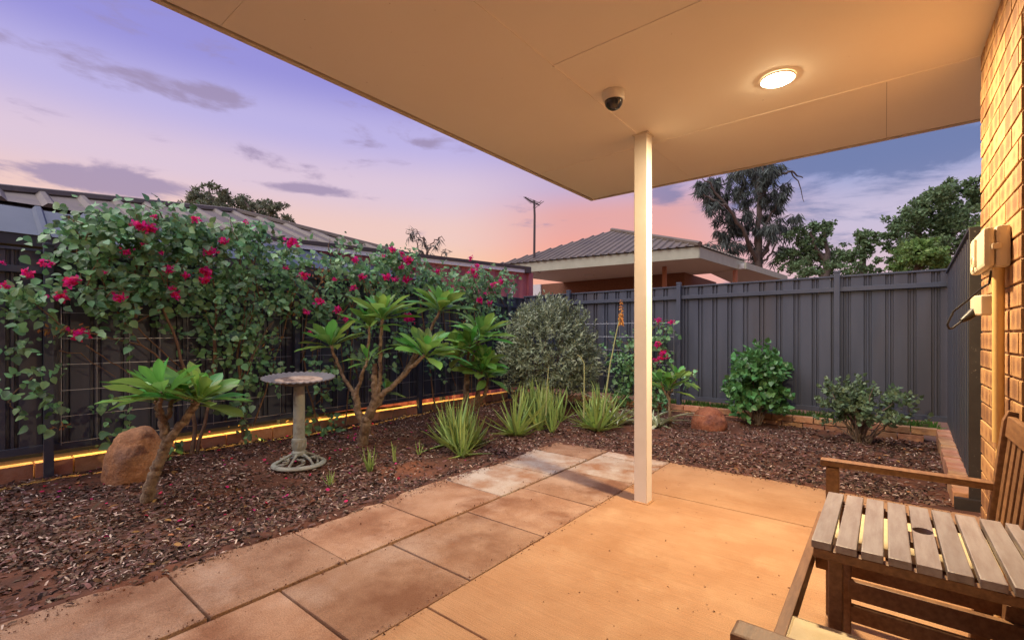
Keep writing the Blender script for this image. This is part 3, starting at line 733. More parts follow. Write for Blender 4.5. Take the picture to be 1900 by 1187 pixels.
# --- frangipani leaves (large, single objects)
def frangi_leaf(seed, bend, fold):
    m = MB(); n = 9; rnd_ = random.Random(seed)
    prof = [.03, .07, .20, .36, .50, .60, .62, .46, .02]
    rows = []
    for i in range(n):
        t = i / (n - 1); w_ = prof[i] * .26; yy_ = t; z = -bend * t * t + .02 * math.sin(t * 5 + seed)
        rows.append([(-w_, yy_, z + fold * w_ + .012 * math.sin(i * 2.1 + seed)), (-w_ * .5, yy_, z + fold * w_ * .4), (0, yy_, z - .006), (w_ * .5, yy_, z + fold * w_ * .4), (w_, yy_, z + fold * w_ + .012 * math.sin(i * 1.7 + seed))])
    for r in rows: m.v += r
    for i in range(n - 1):
        for k in range(4): m.f.append((i * 5 + k, i * 5 + k + 1, i * 5 + 6 + k, i * 5 + 5 + k))
    k0 = len(m.f); base = len(m.v)
    for r in rows[:-1]:
        x_, y_, z_ = r[2]; ww = .006 * (1.15 - y_); m.v += [(-ww, y_, z_ + .004), (ww, y_, z_ + .004)]
    for i in range(n - 2): m.f.append((base + 2 * i, base + 2 * i + 1, base + 2 * i + 3, base + 2 * i + 2))
    me = m.mesh('leaf', 'frangi', smooth=True, sharp=80); me.materials.append(M['midrib'])
    for p_ in me.polygons:
        if p_.index >= k0: p_.material_index = 1
    return me
FL = [frangi_leaf(i, b, f) for i, (b, f) in enumerate(((.10, .35), (.22, .25), (.34, .30), (.05, .5), (.45, .2)))]
def whorl(rt, tip, axis, n, L_, spread=(4, 74), seed=0):
    n = int(n * 1.4)
    rd = random.Random(seed); axis = Vector(axis).normalized(); x = axis.orthogonal().normalized(); y = axis.cross(x)
    for k in range(n):
        t = (k + .5) / n; ang = k * 2.39996 + rd.uniform(-.25, .25)
        el = R(spread[0] + (spread[1] - spread[0]) * t ** .8 + rd.uniform(-8, 8))
        out = x * math.cos(ang) + y * math.sin(ang)
        d = axis * math.cos(el) + out * math.sin(el)
        nrm = (axis * math.sin(el) - out * math.cos(el)).normalized()
        ss = L_ * 1.07 * (.55 + .5 * min(1, t * 1.6)) * rd.uniform(.85, 1.12)
        X = d.cross(nrm).normalized()
        mt = Matrix((X, d, nrm)).transposed().to_4x4()
        mt = Matrix.Translation(tip - axis * (.06 * t) + out * .008) @ mt @ Matrix.Rotation(rd.uniform(-.25, .25), 4, 'Y') @ Matrix.Diagonal((ss * rd.uniform(.85, 1.1), ss, ss, 1))
        me = FL[rd.choice((0, 1, 1, 2, 2, 4) if t > .4 else (0, 0, 3, 1))]
        piece('leaf', me, rt, mt)
def frangipani(label, base, limbs, tips, L_, gtips=()):
    rt = root('frangipani', label, 'frangipani', base)
    for i, (pts, rad) in enumerate(limbs):
        P = wob(pts, .009, 7); rr = np.interp(np.linspace(0, 1, len(P)), np.linspace(0, 1, len(rad)), rad)
        rr = [r_ * random.uniform(.91, 1.10) for r_ in rr]
        MB().tube(P, rr, 10).part('trunk' if i == 0 else 'branch', 'bark', rt, smooth=True, sharp=80)
    for k, (tip, ax, n, f) in enumerate(tips): whorl(rt, Vector(tip), ax, n, L_ * f, seed=hash((round(tip[0], 2), k)) % 9999)
    return rt
# small frangipani by the boulder
D1 = 3.30
A = lambda x, y, d=0: at(x, y, D1 + d)
b1 = A(272, 918, .02); b1.z = -.03
frangipani('low frangipani with forked trunk growing in front of the tan boulder', (b1.x, b1.y, -.03),
    [([b1, A(285, 880), A(302, 840), A(312, 818)], [.042, .036, .033, .034]),
     ([A(310, 822), A(338, 785), A(358, 757), A(368, 742)], [.032, .027, .024, .022]),
     ([A(312, 820), A(306, 795), A(302, 782)], [.032, .029, .028]),
     ([A(302, 784), A(293, 765), A(288, 735)], [.024, .017, .014]),
     ([A(302, 784), A(316, 765), A(322, 735, .1)], [.022, .016, .013]),
     ([A(302, 784), A(296, 755, -.12), A(300, 725, -.2)], [.02, .014, .012])],
    [(A(288, 733), (-.15, 0, 1), 16, 1.0), (A(322, 733, .1), (.05, .1, 1), 14, 1.0), (A(371, 738), (.35, .25, 1), 17, 1.0), (A(300, 722, -.2), (-.3, -.3, 1), 11, .9)], .30)
# tall frangipani
D2 = 4.95
A = lambda x, y, d=0: at(x, y, D2 + d)
b2 = A(672, 808, .05); b2.z = -.03
frangipani('tall many-branched frangipani with yellow green leaf whorls right of the bird bath', (b2.x, b2.y, -.03),
    [([b2, A(678, 785), A(688, 762), A(698, 740)], [.062, .056, .050, .046]),
     ([A(676, 790), A(664, 765), A(662, 740), A(658, 728)], [.04, .036, .034, .035]),
     ([A(657, 730), A(640, 705), A(625, 672), A(614, 640)], [.022, .018, .016, .015]),
     ([A(660, 730), A(672, 700), A(682, 660), A(686, 605)], [.020, .017, .015, .014]),
     ([A(698, 742), A(694, 715), A(696, 690), A(695, 675)], [.045, .036, .030, .026]),
     ([A(700, 735), A(706, 700), A(706, 640), A(709, 590)], [.028, .021, .018, .017]),
     ([A(698, 738), A(722, 722), A(745, 700), A(788, 658, -.1)], [.032, .028, .024, .018]),
     ([A(730, 716), A(752, 690), A(770, 665, .1), A(778, 652, .1)], [.022, .018, .016, .015]),
     ([A(740, 706, .1), A(775, 650, .25), A(800, 610, .35), A(815, 575, .4)], [.022, .018, .015, .014]),
     ([A(688, 760, .1), A(705, 750, .15), A(716, 725, .2)], [.026, .02, .014]),
     ([A(660, 735, -.1), A(672, 690, -.2), A(682, 668, -.2)], [.018, .014, .011])],
    [(A(613, 636), (-.2, -.1, 1), 17, 1.0), (A(686, 602), (-.1, .1, 1), 12, .9), (A(709, 585), (0, 0, 1), 22, 1.08), (A(790, 654, -.1), (.35, 0, 1), 18, 1.08),
     (A(779, 650, .1), (0, .2, 1), 9, .85), (A(817, 570, .4), (.12, .1, 1), 21, 1.1), (A(682, 665, -.2), (-.1, -.2, 1), 6, .7), (A(716, 722, .2), (.4, .1, 1), 7, .62)], .335)
# leafy frangipani
D3 = 6.0
A = lambda x, y, d=0: at(x, y, D3 + d)
b3 = A(866, 762, .1); b3.z = -.03
frangipani('dense leafy frangipani on several trunks between tall frangipani and round bush', (b3.x, b3.y, -.03),
    [([b3, A(865, 730), A(866, 705), A(868, 690)], [.045, .040, .036, .035]),
     ([A(868, 692), A(856, 676), A(850, 660)], [.025, .02, .017]), ([A(868, 692), A(876, 672), A(884, 650)], [.026, .02, .016]),
     ([A(868, 695), A(868, 660), A(872, 640, -.1)], [.024, .018, .015]),
     ([A(872, 760, .1), A(885, 735, .1), A(890, 705, -.1), A(893, 690, -.15)], [.03, .025, .02, .016]),
     ([A(880, 760, .2), A(900, 730, .1), A(905, 700)], [.028, .022, .016]),
     ([A(884, 652), A(888, 635), A(890, 628)], [.017, .015, .014])],
    [(A(850, 657), (-.4, 0, 1), 12, .9), (A(892, 622), (.15, 0, 1), 20, 1.12), (A(872, 640, -.1), (-.1, -.2, 1), 13, .95), (A(894, 688, -.15), (.3, -.3, .8), 13, .85),
     (A(906, 697), (.5, 0, .8), 12, .8), (A(845, 640, .15), (-.3, .2, 1), 10, .8), (A(897, 668, -.1), (.4, -.2, .8), 11, .8)], .36)
# young frangipani by the back fence
D4 = 6.05
A = lambda x, y, d=0: at(x, y, D4 + d)
b4 = A(1246, 785, .05); b4.z = -.05
frangipani('young frangipani with one thin trunk between agave and red boulder', (b4.x, b4.y, -.05),
    [([b4, A(1243, 765), A(1242, 745), A(1240, 725)], [.025, .020, .018, .017]),
     ([A(1242, 742), A(1230, 722), A(1226, 708)], [.015, .012, .011]), ([A(1241, 735), A(1250, 715), A(1254, 705)], [.014, .012, .011])],
    [(A(1240, 718), (0, 0, 1), 14, 1.0), (A(1225, 705), (-.3, 0, 1), 9, .85), (A(1256, 700), (.4, 0, 1), 10, .85)], .29)

# --- aloes
def aloe_leaf(curve, w_):
    m = MB(); n = 8
    for i in range(n):
        t = i / (n - 1); ww = w_ * (1 - t) ** .75 * (1 + .25 * math.sin(math.pi * min(1, t * 2.5))) + .002
        z = curve * t * t; m.v += [(-ww, t, z + ww * .55), (0, t, z - ww * .05), (ww, t, z + ww * .55), (0, t, z - ww * .62)]
    for i in range(n - 1):
        for k in range(4): m.f.append((i * 4 + k, i * 4 + (k + 1) % 4, i * 4 + 4 + (k + 1) % 4, i * 4 + 4 + k))
    return m.mesh('leaf', 'aloe', smooth=True, sharp=75)
AL = [aloe_leaf(c, w_) for c, w_ in ((.10, .044), (.22, .040), (-.10, .047), (.35, .038), (.02, .052))]
AG = [aloe_leaf(c, w_) for c, w_ in ((-.6, .06), (-.9, .05), (-.3, .06))]
for me in AG: me.materials[0] = M['agave']
def aloe(label, heads, L_, n, seed, meshes=AL, lean=(8, 62), name='aloe', cat='aloe', flop=3, group=None):
    rd = random.Random(seed); c0 = heads[0]
    rt = root(name, label, cat, (c0[0], c0[1], soil_h(c0[0], c0[1])), group)
    for (hx, hy, sc) in heads:
        b = Vector((hx, hy, soil_h(hx, hy) + .005))
        nn = int(n * 1.75 * (.6 + .4 * sc))
        for k in range(nn + flop):
            t = (k + .5) / nn; ang = k * 2.39996 + rd.uniform(-.3, .3)
            el = R(lean[0] + (lean[1] - lean[0]) * min(t, 1) ** 1.2 + rd.uniform(-7, 7)) if k < nn else R(rd.uniform(76, 86))
            out = Vector((math.cos(ang), math.sin(ang), 0))
            d = Vector((0, 0, 1)) * math.cos(el) + out * math.sin(el); nr = Vector((0, 0, 1)) * math.sin(el) - out * math.cos(el)
            X = d.cross(nr).normalized(); s_ = L_ * 1.12 * sc * rd.uniform(.7, 1.15) * (1.0 if t < .8 else .85)
            mt = Matrix.Translation(b + out * .02 * rd.random() + Vector((0, 0, .01 if el > 1.2 else 0))) @ Matrix((X, d, nr)).transposed().to_4x4() @ Matrix.Diagonal((s_ * rd.uniform(.8, 1.05), s_, s_, 1))
            piece('leaf', rd.choice(meshes), rt, mt)
    return rt
def H(*l): return [(*gz(x, y, -.02).xy, s_) for x, y, s_ in l]
aloe('bushy aloe clump with a long leaf lying toward the path, left of the others', H((848, 838, 1.0), (828, 826, .75), (868, 832, .85), (842, 822, .9), (858, 845, .7), (880, 826, .6)), .46, 15, 11, flop=2)
aloe('broad leaved aloe with thick pale leaves beside the path end', H((958, 806, 1.0),), .50, 15, 12, lean=(10, 78), flop=3)
aloe('upright many-stemmed aloe thicket behind the broad leaved aloe', H((1000, 796, 1.0), (1022, 790, .95), (985, 786, .95), (1040, 780, .8), (1008, 778, .95), (1025, 800, .7), (975, 778, .8)), .50, 12, 13, lean=(4, 45), flop=1)
al4 = aloe('dark green spreading aloe beside the cream post with tall flower stalk', H((1108, 798, 1.0), (1095, 792, .85), (1124, 790, .85), (1112, 780, .9)), .50, 14, 14, lean=(6, 74), flop=4)
ap = 'small aloe pups sprouting from the mulch near the bird bath'
aloe('small aloe pup with one pale dried leaf, in the open mulch', H((686, 872, 1.0),), .19, 8, 15, lean=(4, 40), flop=1)
aloe('two-bladed tiny aloe pup in the open mulch near the bushy aloe', H((732, 860, 1.0),), .17, 4, 16, lean=(2, 14), flop=0)
aloe('tiniest aloe pup in front of the bird bath foot', H((612, 895, 1.0),), .10, 6, 17, lean=(6, 45), flop=0)
aloe('little aloe pup close beside the bushy aloe clump', H((778, 843, 1.0),), .12, 4, 18, lean=(6, 60), flop=0)
aloe('variegated agave with curled cream-edged leaves right of the cream post', H((1222, 788, 1.0), (1210, 780, .8)), .46, 8, 21, AG, (25, 75), 'agave', 'agave', 2)
aloe('variegated agave with arching cream leaves left of the cream post', H((1150, 782, 1.0),), .50, 9, 22, AG, (20, 75), 'agave', 'agave', 2)
# flower stalks
def scape(rt, pix, d, r0, fl=None):
    P = [at(x, y, d) for x, y in pix]
    MB().tube(wob(P, .004, 4), list(np.linspace(r0, r0 * .55, 4 * (len(P) - 1) + 1)), 7).part('flower_stalk', 'scape', rt, smooth=True)
    if fl:
        a, b = at(*fl[0], d), at(*fl[1], d); n = 90; t = rng.random(n) ** .8
        cen = np.array(a)[None] * (1 - t[:, None]) + np.array(b)[None] * t[:, None]
        ang = rng.uniform(0, 6.283, n); out = np.stack([np.cos(ang), np.sin(ang), -1.2 + 1.0 * t], 1)
        V, F = leaves(cen, out, rng.normal(0, 1, (n, 3)), .055 * (1.15 - .75 * t), LANCE)
        leafpart('flower_spike', 'torch', rt, V, F)
scape(al4, [(1118, 780), (1130, 690), (1143, 620), (1152, 580)], 5.7, .011, ((1152, 600), (1153, 556)))
scape(al4, [(1083, 775), (1084, 720), (1084, 675), (1078, 662), (1072, 659)], 5.5, .009)
scape(al4, [(1013, 770), (1015, 720), (1018, 680)], 5.6, .008)

# --- bougainvillea
def boug(label, base_px, stems, clusters, flowers, X0, n_single, group=None, plane='x', dead=()):
    proj_ = (lambda x, y, o=0: gX(x, y, X0 + o)) if plane == 'x' else (lambda x, y, o=0: gY(x, y, X0 - o))
    b = proj_(*base_px); rt = root('bougainvillea', label, 'bougainvillea', (b.x, b.y, soil_h(max(-5.5, b.x), min(7.2, b.y))))
    for pts, r0, r1 in stems:
        P = wob([proj_(x, y, o) for x, y, o in pts], .012, 3)
        MB().tube(P, list(np.linspace(r0, r1, len(P))), 7).part('stem', 'stem', rt, smooth=True, sharp=80)
    cen = []; dirs = []
    for (x, y, rx, ry, n) in clusters[:10]:          # arching woody canes inside the mass
        for _ in range(3):
            a0 = proj_(x + random.uniform(-.8, .8) * rx, y + ry * random.uniform(.6, 1.6), .03)
            a2 = proj_(x + random.uniform(-1, 1) * rx, y - ry * random.uniform(.3, 1.15), random.uniform(.08, .3)); a1 = a0.lerp(a2, .55) + Vector((random.uniform(.0, .12), random.uniform(-.1, .1), .08))
            MB().tube(wob([a0, a1, a2], .012, 4), list(np.linspace(.007, .0025, 9)), 5).part('cane', 'stem', rt, smooth=True, sharp=80)
    for (x, y, rx, ry, n) in clusters:
        k = 0
        # sprigs: a short twig carries several leaves
        n = int(n * (1.45 if y < 560 else 1.05))
        while k < n:
            a = random.uniform(0, 6.283); q = math.sqrt(random.random())
            sx, sy = x + rx * q * math.cos(a), y + ry * q * math.sin(a)
            if mnoise.noise((sx * .035, sy * .035, X0)) < -.12 and random.random() < .8: k += 2; continue
            o = random.uniform(-.06, .36) * (1 - .5 * q)
            c0 = proj_(sx, sy, o); m_ = random.randint(4, 8)
            dv = Vector((random.uniform(-.2, .5), random.uniform(-1, 1), random.uniform(-1, .5)))
            if plane != 'x': dv = Vector((dv.y, -dv.x, dv.z))
            dv.normalize()
            for j in range(m_):
                dv = (dv + Vector((0, 0, -.05))).normalized()
                p_ = c0 + dv * (.036 * j) + Vector((random.gauss(0, .016), random.gauss(0, .016), random.gauss(0, .016)))
                cen.append(p_); dirs.append(tuple(dv.cross(Vector((.8, -.2, .55))) * (1 if j % 2 else -1) + dv * .5)); k += 1
    cen = np.array([tuple(c) for c in cen]); n = len(cen)
    outw = np.array((.75, -.15, .55)) if plane == 'x' else np.array((.1, -.75, .55))
    Nn = outw + rng.normal(0, .55, (n, 3))
    D = np.array(dirs) + rng.normal(0, .35, (n, 3)) + np.array((.1, 0, -.25))
    sz = .03 + .062 * rng.random(n) ** 1.2
    dist = np.linalg.norm(cen - np.array(O), axis=1)
    order = np.argsort(dist / sz)
    big = order[:n_single]; rest = order[n_single:]
    V, F = leaves(cen[rest], D[rest], Nn[rest], sz[rest])
    leafpart('foliage', 'bougleaf', rt, V, F, kind='stuff')
    hm = MB(); hm.v = [tuple(v) for v in HEART[0]]; hm.f = [tuple(f) for f in HEART[1]]
    me = hm.mesh('leaf', 'bougleaf1', smooth=True, sharp=80)
    Dn = norm(D); Xn = norm(np.cross(Dn, Nn)); Zn = np.cross(Xn, Dn)
    for i in big:
        mt = Matrix.Translation(cen[i]) @ Matrix((Xn[i], Dn[i], Zn[i])).transposed().to_4x4() @ Matrix.Scale(float(sz[i]), 4)
        piece('leaf', me, rt, mt)
    for (x, y, r_) in flowers:
        c0 = proj_(x, y, .30); n = max(6, int(r_ * 1.5)); px_m = depth(c0) / F_PX
        n = max(18, int(r_ * 3.2)); rm = r_ * px_m
        c = np.array(c0)[None] + rng.normal(0, 1, (n, 3)) * rm * np.array((.21, .27, .21))
        V, F = leaves(c, rng.normal(0, 1, (n, 3)) + outw * .4, rng.normal(0, .7, (n, 3)) + outw, rng.uniform(.4, .7, n) * max(rm, .035) * .8)
        leafpart('flower_cluster', 'bract', rt, V, F)
    for (x, y, rx, ry, n) in dead:
        c = np.array([tuple(proj_(random.gauss(x, rx), random.gauss(y, ry), random.uniform(0, .2))) for _ in range(n)])
        V, F = leaves(c, rng.normal(0, 1, (n, 3)) + (0, 0, -.8), rng.normal(0, 1, (n, 3)), rng.uniform(.03, .055, n), LANCE)
        leafpart('dry_leaves', 'deadleaf', rt, V, F, kind='stuff')
    return rt
XB = -5.42
boug('largest bougainvillea, spilling over the fence beside the small frangipani', (360, 838),
    [([(356, 842, .1), (362, 790, .08), (352, 720, .1), (330, 640, .1), (300, 560, .1), (262, 470, .1)], .022, .008), ([(366, 840, .1), (385, 760, .1), (398, 660, .12), (400, 560, .1), (390, 470, .1)], .018, .007),
     ([(452, 815, .05), (448, 740, .08), (440, 660, .08), (455, 560, .1), (480, 460, .1)], .018, .007), ([(330, 690, .08), (262, 640, .08), (225, 590, .08), (200, 540, .1)], .010, .005),
     ([(262, 640, .08), (180, 620, .1), (120, 612, .12), (60, 560, .15)], .008, .004), ([(300, 570, .1), (250, 600, .08), (300, 650, .06), (345, 690, .05)], .009, .005),
     ([(252, 590, .06), (250, 520, .06), (255, 450, .05)], .016, .010), ([(470, 790, .02), (500, 700, .03), (520, 640, .05), (540, 560, .06)], .010, .005),
     ([(160, 640, .05), (205, 672, .05), (240, 695, .05)], .006, .004), ([(110, 650, .05), (150, 655, .05), (215, 700, .05)], .005, .003),
     ([(60, 700, .1), (20, 735, .1), (14, 745, .1), (25, 758, .08)], .004, .003), ([(128, 400, .1), (140, 430, .1), (145, 480, .1), (150, 540, .1)], .007, .004)],
    [(250, 425, 130, 40, 560), (350, 440, 130, 45, 620), (450, 470, 90, 60, 520), (170, 440, 55, 40, 180), (200, 500, 70, 40, 240), (330, 520, 110, 40, 330), (240, 548, 80, 24, 150),
     (440, 560, 70, 55, 290), (420, 630, 50, 50, 150), (470, 660, 40, 60, 180), (480, 590, 40, 40, 110), (35, 545, 42, 24, 75), (45, 570, 45, 20, 70), (125, 535, 40, 18, 40), (35, 640, 30, 10, 34), (80, 690, 28, 14, 36), (105, 738, 36, 16, 48),
     (190, 742, 32, 14, 34), (200, 766, 22, 12, 20), (205, 622, 34, 10, 24), (60, 755, 35, 10, 12), (200, 812, 18, 16, 20), (350, 600, 50, 36, 60), (460, 730, 25, 40, 60), (340, 820, 15, 12, 14), (455, 800, 14, 14, 16), (145, 405, 30, 14, 30), (535, 495, 34, 36, 110), (60, 440, 18, 10, 12)],
    [(258, 418, 16), (280, 424, 16), (362, 407, 12), (236, 468, 12), (390, 468, 15), (80, 489, 12), (96, 489, 8), (50, 508, 15), (133, 522, 18), (10, 530, 12), (113, 552, 17), (222, 552, 14), (313, 500, 14), (345, 512, 12), (382, 505, 17), (378, 520, 14), (148, 621, 19),
     (325, 548, 14), (268, 455, 10), (415, 448, 12), (285, 402, 8), (300, 470, 9), (4, 487, 8), (195, 505, 6), (320, 535, 10), (456, 413, 8)], XB, 300, dead=((118, 610, 22, 6, 60), (372, 495, 5, 18, 26), (240, 575, 8, 12, 24), (110, 790, 8, 5, 12), (315, 480, 10, 8, 16)))
boug('middle bougainvillea on the fence above the bird bath, thin at its foot', (590, 800),
    [([(596, 800, .05), (570, 720, .05), (560, 640, .06), (575, 560, .08), (610, 500, .1)], .012, .006), ([(560, 650, .05), (620, 600, .06), (660, 545, .08), (690, 500, .1)], .008, .005), ([(545, 560, .05), (600, 550, .06), (650, 552, .06)], .007, .005),
     ([(640, 790, .05), (650, 700, .06), (655, 620, .08), (650, 560, .08)], .009, .005), ([(610, 530, .08), (622, 480, .08), (635, 455, .08)], .006, .003)],
    [(600, 500, 70, 22, 220), (640, 475, 30, 40, 170), (610, 545, 55, 25, 170), (540, 545, 40, 30, 110), (625, 570, 46, 24, 80), (575, 660, 25, 14, 34), (610, 690, 24, 24, 36), (650, 670, 26, 34, 60), (640, 605, 46, 20, 70), (590, 730, 18, 12, 22), (640, 725, 16, 14, 26), (580, 755, 18, 10, 18), (630, 785, 20, 10, 40), (585, 798, 14, 8, 20), (690, 640, 22, 36, 45)],
    [(540, 451, 17), (529, 497, 8), (563, 511, 14), (658, 482, 11), (656, 534, 11), (592, 560, 13), (626, 575, 11), (568, 579, 10), (642, 594, 10), (575, 617, 8), (620, 520, 9)], XB, 120, dead=((597, 505, 10, 14, 40), (545, 570, 18, 14, 50), (515, 630, 8, 14, 24)))
boug('far bougainvillea at the fence corner behind the leafy frangipani', (800, 770),
    [([(806, 770, .05), (800, 700, .05), (790, 620, .06), (775, 540, .08), (750, 490, .1)], .014, .006), ([(890, 745, .05), (885, 660, .08), (880, 580, .1), (890, 520, .1)], .013, .006), ([(830, 690, .05), (860, 650, .06), (880, 640, .08)], .006, .004)],
    [(735, 490, 65, 28, 330), (770, 520, 60, 30, 260), (700, 540, 45, 30, 190), (840, 520, 60, 26, 300), (900, 525, 50, 30, 300), (900, 565, 45, 35, 280), (840, 570, 50, 40, 220), (760, 640, 36, 44, 80), (830, 650, 46, 46, 130), (900, 640, 40, 60, 240), (740, 600, 42, 36, 110), (730, 670, 20, 16, 30), (930, 520, 20, 20, 90), (720, 475, 30, 16, 90)],
    [(728, 463, 11), (744, 470, 9), (758, 485, 14), (745, 495, 9), (672, 513, 12), (716, 515, 13), (732, 518, 11), (754, 520, 13), (802, 542, 12), (758, 590, 16), (812, 503, 9), (877, 502, 12), (885, 493, 9), (929, 523, 11), (889, 557, 12), (914, 528, 9), (909, 563, 9), (881, 512, 9), (770, 500, 8), (873, 480, 8), (712, 475, 6), (900, 545, 7)], XB, 120, dead=((690, 535, 10, 8, 24), (855, 590, 8, 8, 14)))
boug('small bougainvillea climbing the mesh on the back fence behind the cream post', (1190, 750),
    [([(1190, 755, .05), (1186, 700, .06), (1180, 650, .08), (1195, 610, .08)], .012, .005), ([(1192, 752, .05), (1215, 690, .06), (1225, 640, .08), (1238, 602, .08)], .009, .004), ([(1220, 690, .05), (1260, 700, .06), (1290, 690, .08)], .005, .003)],
    [(1160, 650, 35, 35, 260), (1175, 700, 35, 40, 300), (1200, 620, 35, 25, 130), (1215, 660, 30, 40, 200), (1225, 605, 20, 12, 50), (1225, 720, 30, 25, 110), (1280, 695, 16, 7, 26), (1150, 730, 20, 16, 60), (1200, 735, 30, 14, 80)],
    [(1222, 594, 9), (1246, 598, 9), (1207, 618, 7), (1219, 640, 11), (1230, 655, 11), (1226, 665, 10), (1217, 668, 8), (1205, 650, 8), (1238, 662, 8)], 7.16, 60, plane='y')

# --- leafy shrubs
def shrub(name, label, cat, c, rx, ry, rz, n, m, size, tmpl, stems, seed, lump=.22, hollow=.55, up=.5, bark='greybark', single=0):
    r_ = np.random.default_rng(seed); rt = root(name, label, cat, (c[0], c[1], soil_h(c[0], c[1])))
    per = 9; tw = n // per
    d = norm(r_.normal(0, 1, (tw, 3))); d[:, 2] = np.where(d[:, 2] < -.75, -d[:, 2], d[:, 2])
    lum = np.array([1 + lump * mnoise.noise(Vector(v) * 2.2 + Vector((seed, 0, 0))) + lump * .6 * mnoise.noise(Vector(v) * 5 + Vector((0, seed, 0))) for v in d])
    end = d * (lum * (hollow + (1.06 - hollow) * r_.random(tw) ** .5))[:, None] * np.array((rx, ry, rz)); td = norm(d + r_.normal(0, .45, (tw, 3)) + (0, 0, up))
    st = np.tile(np.arange(per) / per, tw); ti = np.repeat(np.arange(tw), per); ang = np.tile(np.arange(per) * 2.4, tw) + r_.random(tw * per)
    P = np.array(c)[None] + end[ti] - td[ti] * (st * size * 2.6)[:, None] + r_.normal(0, size * .12, (tw * per, 3))
    x1 = norm(np.cross(td, r_.normal(0, 1, (tw, 3)))); y1 = np.cross(td, x1)
    side_ = x1[ti] * np.cos(ang)[:, None] + y1[ti] * np.sin(ang)[:, None]
    D = td[ti] * .75 + side_ * (.45 + .6 * st[:, None]); Nn = td[ti] * .8 - side_ * .5 + (0, 0, .5) + r_.normal(0, .2, (tw * per, 3))
    ok = P[:, 2] > .02; P = P[ok]; D = D[ok]; Nn = Nn[ok]; k = len(P)
    V, F = leaves(P, D, Nn, r_.uniform(size * .6, size * 1.25, k), tmpl)
    leafpart('foliage', m, rt, V, F, kind='stuff')
    b = Vector((c[0], c[1], soil_h(c[0], c[1]) - .02)); rd = random.Random(seed)
    for i in range(stems):
        t = P[rd.randrange(len(P))]; tip = Vector(t); mid = b.lerp(tip, .5) + Vector((rd.uniform(-.08, .08), rd.uniform(-.08, .08), .03))
        MB().tube(wob([b + Vector((rd.uniform(-.06, .06), rd.uniform(-.06, .06), 0)), mid, tip], .012, 3), list(np.linspace(.011, .003, 7)), 6).part('stem', bark, rt, smooth=True)
    return rt
cb_ = at(1018, 640, 7.35)
shrub('round_bush', 'large round grey green bush in the fence corner', 'bush', (cb_.x, cb_.y, .86), .80, .80, .86, 13000, 'greybush', .072, LANCE, 24, 5, .16, .5, .35)
c_ = gz(1402, 782, 0)
shrub('leafy_shrub', 'dense dark green shrub with oval leaves against the plain fence', 'shrub', (c_.x, c_.y + .1, .50), .44, .42, .50, 1700, 'gardenia', .082, HEART, 16, 6, .32, .35, .35)
c_ = gz(1600, 812, 0)
shrub('twiggy_shrub', 'low twiggy shrub with small dull leaves near the short side fence', 'shrub', (c_.x, c_.y, .36), .46, .40, .31, 2100, 'smallshrub', .05, HEART, 46, 7, .45, .18, .4)

# grass strip seen under the back fence
n = 2600; P = np.stack([rng.uniform(-3, .5, n), rng.uniform(7.30, 7.75, n), np.full(n, -.03)], 1)
V, F = leaves(P, rng.normal(0, .35, (n, 3)) + (0, 0, 1), rng.normal(0, 1, (n, 3)), rng.uniform(.10, .20, n), NEEDLE)
finish(bpy.data.objects.new('lawn_grass', npmesh('lawn_grass', V, F, 'grass')), None, 'bright green grass showing under the plain back fence', 'grass', kind='stuff')

# ================================================================== COMPANION SEAT (two seats joined by a table)
cs_ = root('companion_seat', 'brown timber double garden seat with slatted table in the middle', 'bench', (.06, 1.6, 0))
def W(name, *a, m='wood', par=None, **k): return MB().box(*a).part(name, m, par or cs_, bevel=k.get('bevel', .004))
# table slats run away from the camera
TZ = .62; px0 = -.152; pitch = .0527; hole = (px0 + 4 * pitch + .0225, 1.704)
for i in range(9):
    x0 = px0 + i * pitch; x1 = x0 + .0440
    if i == 4:
        def arc(sgn): return [(hole[0] + .0222 * math.cos(a), hole[1] + sgn * .026 * math.sin(a)) for a in np.linspace(0, math.pi, 9)]
        a1 = arc(-1); MB().prism([(x0, 1.449), (x1, 1.449)] + a1, TZ - .02, TZ).part('table_slat', 'woodtop', cs_)
        a2 = arc(1); MB().prism(a2 + [(x0, 1.931), (x1, 1.931)], TZ - .02, TZ).part('table_slat', 'woodtop', cs_)
    else: W('table_slat', x0, x1, 1.449, 1.931, TZ - .020, TZ, m='woodtop', bevel=.003)
for y0 in (1.452, 1.895): W('table_rail', -.148, .318, y0, y0 + .028, TZ - .046, TZ - .021)
W('table_rail', .02, .15, 1.66, 1.75, TZ - .040, TZ - .022)
# legs
for y0 in (.885, 1.485, 1.868, 2.315):
    top = TZ - .025 if .9 < y0 < 2.3 else .612
    W('front_leg', -.192 if not .9 < y0 < 2.3 else -.118, -.147 if not .9 < y0 < 2.3 else -.086, y0, y0 + (.045 if not .9 < y0 < 2.3 else .03), 0, top)
W('front_rail', -.222, -.194, .87, 2.375, .35, .405)
for y0 in (.94, 1.42, 1.93, 2.27): W('seat_bearer', -.19, .30, y0, y0 + .028, .345, .395)
for y0 in (1.865,): W('apron', -.094, .30, y0, y0 + .024, .30, .36)
for y0, z0 in ((1.87, .225), (1.49, .10), (2.31, .12), (.89, .12)): W('stretcher', -.145 if not y0 in (1.87, 1.49) else -.094, .29, y0, y0 + .028, z0, z0 + .05)
for k in range(5):
    for y0, y1 in ((.95, 1.43), (1.94, 2.29)): W('seat_slat', -.185 + k * .093, -.105 + k * .093, y0, y1, .397, .413)
